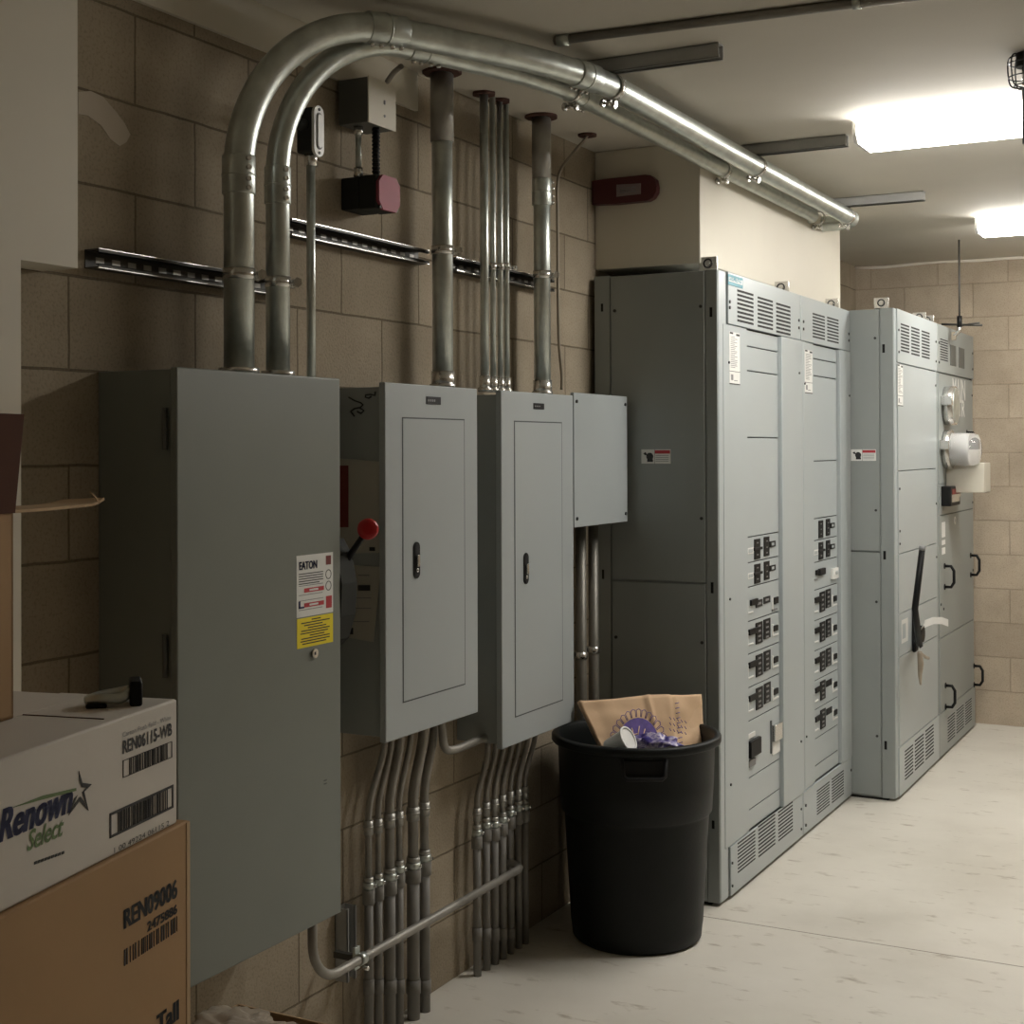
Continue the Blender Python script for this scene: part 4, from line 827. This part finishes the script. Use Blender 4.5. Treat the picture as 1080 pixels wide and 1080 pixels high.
rim=[(i,i+1,o2+i+1,o2+i) for i in range(nu)]+[(j*n,(j+1)*n,o2+(j+1)*n,o2+j*n) for j in range(nv)]+[(j*n+nu,(j+1)*n+nu,o2+(j+1)*n+nu,o2+j*n+nu) for j in range(nv)]+[(nv*n+i,nv*n+i+1,o2+nv*n+i+1,o2+nv*n+i) for i in range(nu)]
q.add(V+V2,F+F2+rim,'bag',True); q.build('bag_body',t)
q=MB()
cxp,cyp=673,790; off=-.036
def bq(u,v): return bp(u,v,off)
for k in range(15):
    a0=pi*(.02+k/15*.96); a1=pi*(.02+(k+.8)/15*.96)
    def el(a,rx,ry): return bq(cxp+rx*cos(a),cyp-ry*sin(a)*1.0)
    ro=(30,41); ri=(24,34)
    for (ax_,bx_,w_) in ((a0,a1,0),):
        q.tube([el(a0,*ri),el(a0,*ro),el((a0+a1)/2,ro[0]+1.5,ro[1]+1.5),el(a1,*ro),el(a1,*ri)],.0013,'bagp',6)
pts=[bq(cxp+23*cos(2*pi*k/28),cyp-2-31*sin(2*pi*k/28)) for k in range(28)]; q.prism(pts,-vy_*.001,'bagp')
for (u0,v0,u1,v1) in ((666,768,670,782),(674,766,672,780),(664,776,672,774),(680,769,676,784),(686,772,690,782),(668,784,676,783)): q.tube([bq(u0,v0)-vy_*.002,bq(u1,v1)-vy_*.002],.0018,'bag',6)
q.build('print',t,'round purple printed emblem')
q=MB()
for i in range(9): u=714+.5*i; v=742+5.2*i; q.tube([bp(u-2,v,-.04),bp(u+2,v-1,-.04)],.0013,'bagp',6)
for i in range(5):
    for j in range(3): u=706+4*i; v=756+6*j+i; q.tube([bp(u,v,-.038),bp(u+2,v+3,-.038)],.0011,'bagp',6)
q.build('print',t,'column of small purple print')
def crumple(c,rx,ry,rz,m,seed,name,label,cat,amp=.35,sub=4):
    t=bmesh.new(); bmesh.ops.create_icosphere(t,subdivisions=sub,radius=1)
    for v in t.verts:
        n_=v.co.normalized(); d=1+amp*(noise.noise(n_*2.3+Vector((seed,0,0)))+.6*abs(noise.noise(n_*5+Vector((0,seed,0)))))
        v.co=Vector((n_.x*rx*d,n_.y*ry*d,n_.z*rz*d))+Vector(c)
    q=MB(); q.bm=t; q.mi(m); o=q.build(name,None,label); o['category']=cat; o.data.polygons.foreach_set('use_smooth',[True]*len(o.data.polygons)); return o
o=crumple(bp(692,787,-.09),.075,.045,.035,'wrap',3,'plastic_wrapper','crumpled blue and clear plastic wrapper on top of the trash can contents','wrapper',.5)
cc=bp(655,783,-.13); t=thing('foam_cup',cc,'white rounded cup lying tipped in the trash can before the paper bag','cup')
ax=(vx*.6-vy_*.7+Vector((0,0,.25))).normalized()
q=MB(); q.tube([cc+ax*.03,cc+ax*.025,cc-ax*.05,cc-ax*.055],[.040,.037,.028,.025],'meterw',28,True); q.build('cup_body',t); q=MB(); q.ring(cc+ax*.028,ax*.005,.043,.036,'meterw',28); q.build('cup_rim',t)
crumple(bc+Vector((0,0,.40)),.18,.18,.12,'blackm',9,'trash_bag','dark crumpled rubbish filling the trash can below the paper bag','rubbish',.12,4)
# ------------------------------------------------------------------ cartons
C0=Vector((.577,1.925,0)); e1=Vector((.211,-.977,0)).normalized(); e2=Vector((-.977,-.211,0)).normalized()
def frame(o): return Matrix.Translation(o)@Matrix((e1,e2,Vector((0,0,1)))).transposed().to_4x4()
def carton(name,o,L,W,z0,z1,m,edge,label,sub=None,open_top=False):
    t=thing(name,C0+Vector((0,0,z0)),label,'carton','cartons stacked at the left'); mx=frame(Vector((o.x,o.y,0)))
    q=MB(mx); th=.005
    if open_top:
        q.box(0,L,0,th,z0,z1,m).box(0,L,W-th,W,z0,z1,m).box(0,th,0,W,z0,z1,m).box(L-th,L,0,W,z0,z1,m).box(0,L,0,W,z0,z0+th,m)
    else: q.box(0,L,0,W,z0,z1,m,.004,2)
    b=q.build('carton_body',t); return t,mx
# face text helper: along the front face from right corner leftwards; the line runs in -e1
def ftext(q,mx,s,a_right,a_left,zb,h,m,bold=0,shear=0,off=-.0008): # e1 positions
    q.text(s,Vector((a_left,off,zb)),(-1,0,0),(0,0,1),h,m,w=a_left-a_right,bold=bold,shear=shear)
zw0,zw1=1.010,1.222
def facez(u,v,pl):  # point on the carton's front face plane -> (e1 distance, z)
    n=e2; dr=sight(u,v); tt=(pl-CAM).dot(n)/dr.dot(n); p=CAM+dr*tt; return ((p-pl).dot(e1),p.z)
zw0=facez(187,868,C0)[1]; zw1=facez(184,738,C0)[1]
t,mx=carton('white_carton',C0,.62,.40,zw0,zw1,'cardw','cardw','white cardboard carton with a star logo and barcodes, on top of the brown one')
q=MB(mx); fz=lambda u,v:facez(u,v,C0)
# logo
a=fz(0,884)[0]; b=fz(75,853); 
l0=fz(-9,884); l1=fz(75,848); zb=fz(0,881)[1]
ftext(q,mx,'Renown',fz(76,850)[0],fz(-2,860)[0],fz(40,868)[1]-.003,.045,'inkb',bold=.07,shear=.3)
ftext(q,mx,'Select',fz(67,880)[0],fz(28,885)[0],fz(45,887)[1]-.004,.029,'inkgr',bold=.02,shear=.35)
sw=[fz(12,852),fz(45,839),fz(80,831),fz(80,834),fz(45,843)]; q.prism([(x,-.001,z) for x,z in sw],(0,.0006,0),'inkgr')
st=[(83,813),(86.5,825.5),(96.5,827),(88.5,835),(93,855),(83.5,845),(72,860),(78,842),(70,832),(79.5,829)]
S=[fz(u,v) for u,v in st]; ce=fz(82,836)
inner=[(ce[0]+(x-ce[0])*.52,ce[1]+(z-ce[1])*.52) for x,z in S]
for i in range(10):
    if i in (7,8,9): continue
    j=(i+1)%10
    q.prism([(S[i][0],-.001,S[i][1]),(S[j][0],-.001,S[j][1]),(inner[j][0]-.004,-.001,inner[j][1]),(inner[i][0]-.002,-.001,inner[i][1])],(0,.0006,0),'ink')
q.build('logo',t,'blue Renown Select logo with star'); q=MB(mx)
ftext(q,mx,'REN06115-WB',fz(181,764)[0],fz(129,784)[0],fz(155,781)[1]-.006,.021,'ink',bold=.03)
ftext(q,mx,'Carton Flush Fold - White',fz(180,755)[0],fz(129,768)[0],fz(155,766)[1]-.003,.008,'inkg')
def barcode(q,fzf,u0,u1,vt,vb,seed,m='ink',frame_=True,f=.0012):
    r=random.Random(seed); A=fzf(u0,vt[0]); B=fzf(u1,vt[1]); z1=(A[1]+B[1])/2; z0=(fzf(u0,vb[0])[1]+fzf(u1,vb[1])[1])/2
    x0,x1=B[0],A[0]
    if frame_:
        q.box(x0,x1,-.0012,0,z1-f,z1,m).box(x0,x1,-.0012,0,z0,z0+f,m).box(x0,x0+f,-.0012,0,z0,z1,m).box(x1-f,x1,-.0012,0,z0,z1,m)
    s=x0+(x1-x0)*(.1 if frame_ else 0); e=x1-(x1-x0)*(.1 if frame_ else 0); x=s
    while x<e:
        w=r.choice((.0006,.001,.0016,.0024))*(1 if frame_ else 1.6); q.box(x,min(x+w,e),-.0012,0,z0+(z1-z0)*.04,z1-(z1-z0)*.04,m); x+=w+r.choice((.0022,.0034,.005))*(1 if frame_ else 1.6)
barcode(q,fz,129.5,181,(800,783.5),(818,801),4,f=.001)
q.build('product_code',t,'black product code and barcode'); q=MB(mx)
barcode(q,fz,115.5,182.5,(855,830),(881,855),5,'ink',f=.004)
ftext(q,mx,'1 00 49224 06115 2',fz(178,865)[0],fz(120,885)[0],fz(150,880)[1]-.007,.009,'ink')
q.build('shipping_barcode',t,'thick-framed barcode'); q=MB(mx)
for i in range(9): a_,z_=fz(37+3.6*i,910-1.3*i); q.box(a_-.004,a_+.0025,-.0008,0,z_-.002,z_+.002,'ink')
q.build('fine_print',t)
q=MB(mx); q.box(-.0008,.0,.17,.23,zw0+.02,zw1,'kraftl').box(.0,.62,.17,.23,zw1,zw1+.0006,'cardw').box(.2,.202,.02,.17,zw1,zw1+.0015,'kraftd'); q.build('flap_seam',t)
CB=C0-e1*.028-e2*.008
zb1=zw0-.001; t,mxb=carton('brown_carton',CB,.66,.45,zb1-.47,zb1,'kraft','kraft','brown cardboard carton printed REN09006, directly beneath the white one')
fb=lambda u,v:facez(u,v,CB); q=MB(mxb)
ftext(q,mxb,'REN09006',fb(186.5,945)[0],fb(130.5,960)[0],fb(158,959)[1]-.006,.031,'ink',bold=.06)
ftext(q,mxb,'2475886',fb(186.5,965)[0],fb(155,972)[0],fb(170,972)[1]-.002,.016,'ink',bold=.05)
barcode(q,fb,130.5,186.5,(993,973),(1011,991),6,frame_=False)
q.build('product_code',t,'black product code and barcode'); q=MB(mxb)
ftext(q,mxb,'Tall',fb(188,1065)[0],fb(165,1078)[0],fb(176,1076)[1]-.012,.034,'ink',bold=.06)
q.build('printing',t,'black printing')
MB(mxb).box(-.0012,.0,0,.012,zb1-.47,zb1-.002,'kraftl').box(0,.012,-.0012,0,zb1-.47,zb1-.002,'kraftl').build('corner_crease',t)
t,_=carton('brown_carton',CB+e1*.01+e2*.01,.64,.43,0,zb1-.471,'kraft','kraft','unprinted brown carton on the floor at the bottom of the carton stack')
# open carton on top
p=onZ(14,758,zw1); o3=Vector((p.x,p.y,0)); n=e2; zt3=facez(14,541,p)[1]
t,mx3=carton('open_carton',o3,.40,.28,zw1+.001,zt3,'kraft','kraft','open brown carton with raised torn flaps at the left edge, on the white carton',open_top=True)
q=MB(mx3)
# long flap folded out toward the wall end, seen edge-on
za=zt3; Lf=.32
n_=14; V=[];V2=[]
for i in range(n_+1):
    s=i/n_; z=za+.004-.004*s+.006*s*s+ (.008*(s-.9)/.1 if s>.9 else 0); w0=.01+.02*s; w1=.27-.13*s-(.03*abs(sin(s*40)) if s>.8 else 0)
    V+= [(-Lf*s,w0,z),(-Lf*s,w1,z-.004)]; V2+= [(-Lf*s,w0,z-.005),(-Lf*s,w1,z-.009)]
F=[]
for i in range(n_): F.append((2*i,2*i+1,2*i+3,2*i+2))
k=len(V); F+= [tuple(k+j for j in f[::-1]) for f in F]; F+= [(2*i,2*i+2,k+2*i+2,k+2*i) for i in range(n_)]+[(2*i+1,2*i+3,k+2*i+3,k+2*i+1) for i in range(n_)]+[(2*n_,2*n_+1,k+2*n_+1,k+2*n_)]
q.add(V+V2,F,'kraftl'); q.tube([(-Lf*.9,.02,za+.006),(-Lf*.84,.02,za+.020),(-Lf*.8,.02,za+.026)],.0015,'kraftl',6); q.build('flap',t,'torn flap folded out flat')
q=MB(mx3); hz=facez(22,437,o3)[1]-za
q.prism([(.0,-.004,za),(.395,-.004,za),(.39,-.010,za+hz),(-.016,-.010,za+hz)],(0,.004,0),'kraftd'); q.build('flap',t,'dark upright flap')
# metal gadget on the white carton
g0=onZ(93,746,zw1); g1=onZ(150,743,zw1); gx=(g1-g0).normalized()
t=thing('metal_clamp',(g0+g1)/2,'small chrome and black metal clamp lying on the white carton','clamp'); gy=Vector((0,0,1)).cross(gx); mg=Matrix.Translation(g0)@Matrix((gx,gy,Vector((0,0,1)))).transposed().to_4x4(); L=(g1-g0).length
q=MB(mg); q.tube(bez([(0,.0,.012),(.02,.03,.013),(.05,.04,.016),(L*.78,.035,.020)],6),.009,'galv',12).tube(bez([(0,.0,.012),(.02,-.012,.016),(.05,-.012,.014),(L*.78,.0,.022)],6),.009,'galv',12); q.build('clamp_body',t,'shiny curved metal')
MB(mg).box(L*.76,L,-.018,.044,.0,.042,'black',.004).build('clamp_head',t,'black block'); MB(mg).box(-.004,.03,-.02,.01,.0006,.008,'black',.002).build('clamp_foot',t)
# low open carton with plastic film in front of the wall foot
a=onZ(205,1066,.60); b=onZ(345,1082,.60)
o4=C0+Vector((.02,.13,0))
low=Vector((.36,2.10,0)); 
t=thing('low_carton',low,'tan open carton low at the bottom edge beside the stack, clear film spilling out','carton')
q=MB(); x0,x1,y0,y1,z1=.36,.62,2.06,2.36,.505
q.box(x0,x0+.005,y0,y1,0,z1,'kraftl').box(x1-.005,x1,y0,y1,0,z1,'kraftl').box(x0,x1,y0,y0+.005,0,z1,'kraftl').box(x0,x1,y1-.005,y1,0,z1,'kraftl').box(x0,x1,y0,y1,0,.005,'kraftl'); q.build('carton_body',t)
MB().prism([(x0,y1,z1),(x1,y1,z1),(x1-.03,y1+.10,z1-.05),(x0+.02,y1+.10,z1-.05)],(0,0,-.004),'kraftl').build('flap',t)
f=crumple((.48,2.20,.520),.10,.09,.022,'film',5,'plastic_film','crumpled clear plastic film bulging from the low carton beside the stack','plastic film',.6,5)
# ------------------------------------------------------------------ camera, world, view
cd=D.cameras.new('camera'); co=D.objects.new('camera',cd); COL.objects.link(co)
cd.sensor_fit='HORIZONTAL'; cd.sensor_width=36; cd.lens=36*F_/1080; cd.shift_y=-(540-CY)/1080; cd.clip_start=.05
mm=Matrix((_R,_U,-_F)).transposed().to_4x4(); mm.translation=CAM; co.matrix_world=mm; SC.camera=co
wd=D.worlds.new('world'); SC.world=wd; wd.use_nodes=True; wd.node_tree.nodes['Background'].inputs[0].default_value=(.9,.9,1,1); wd.node_tree.nodes['Background'].inputs[1].default_value=.0
vs=SC.view_settings; vs.view_transform='Standard'; vs.look='None'; vs.gamma=1; vs.use_curve_mapping=False; vs.exposure=.85
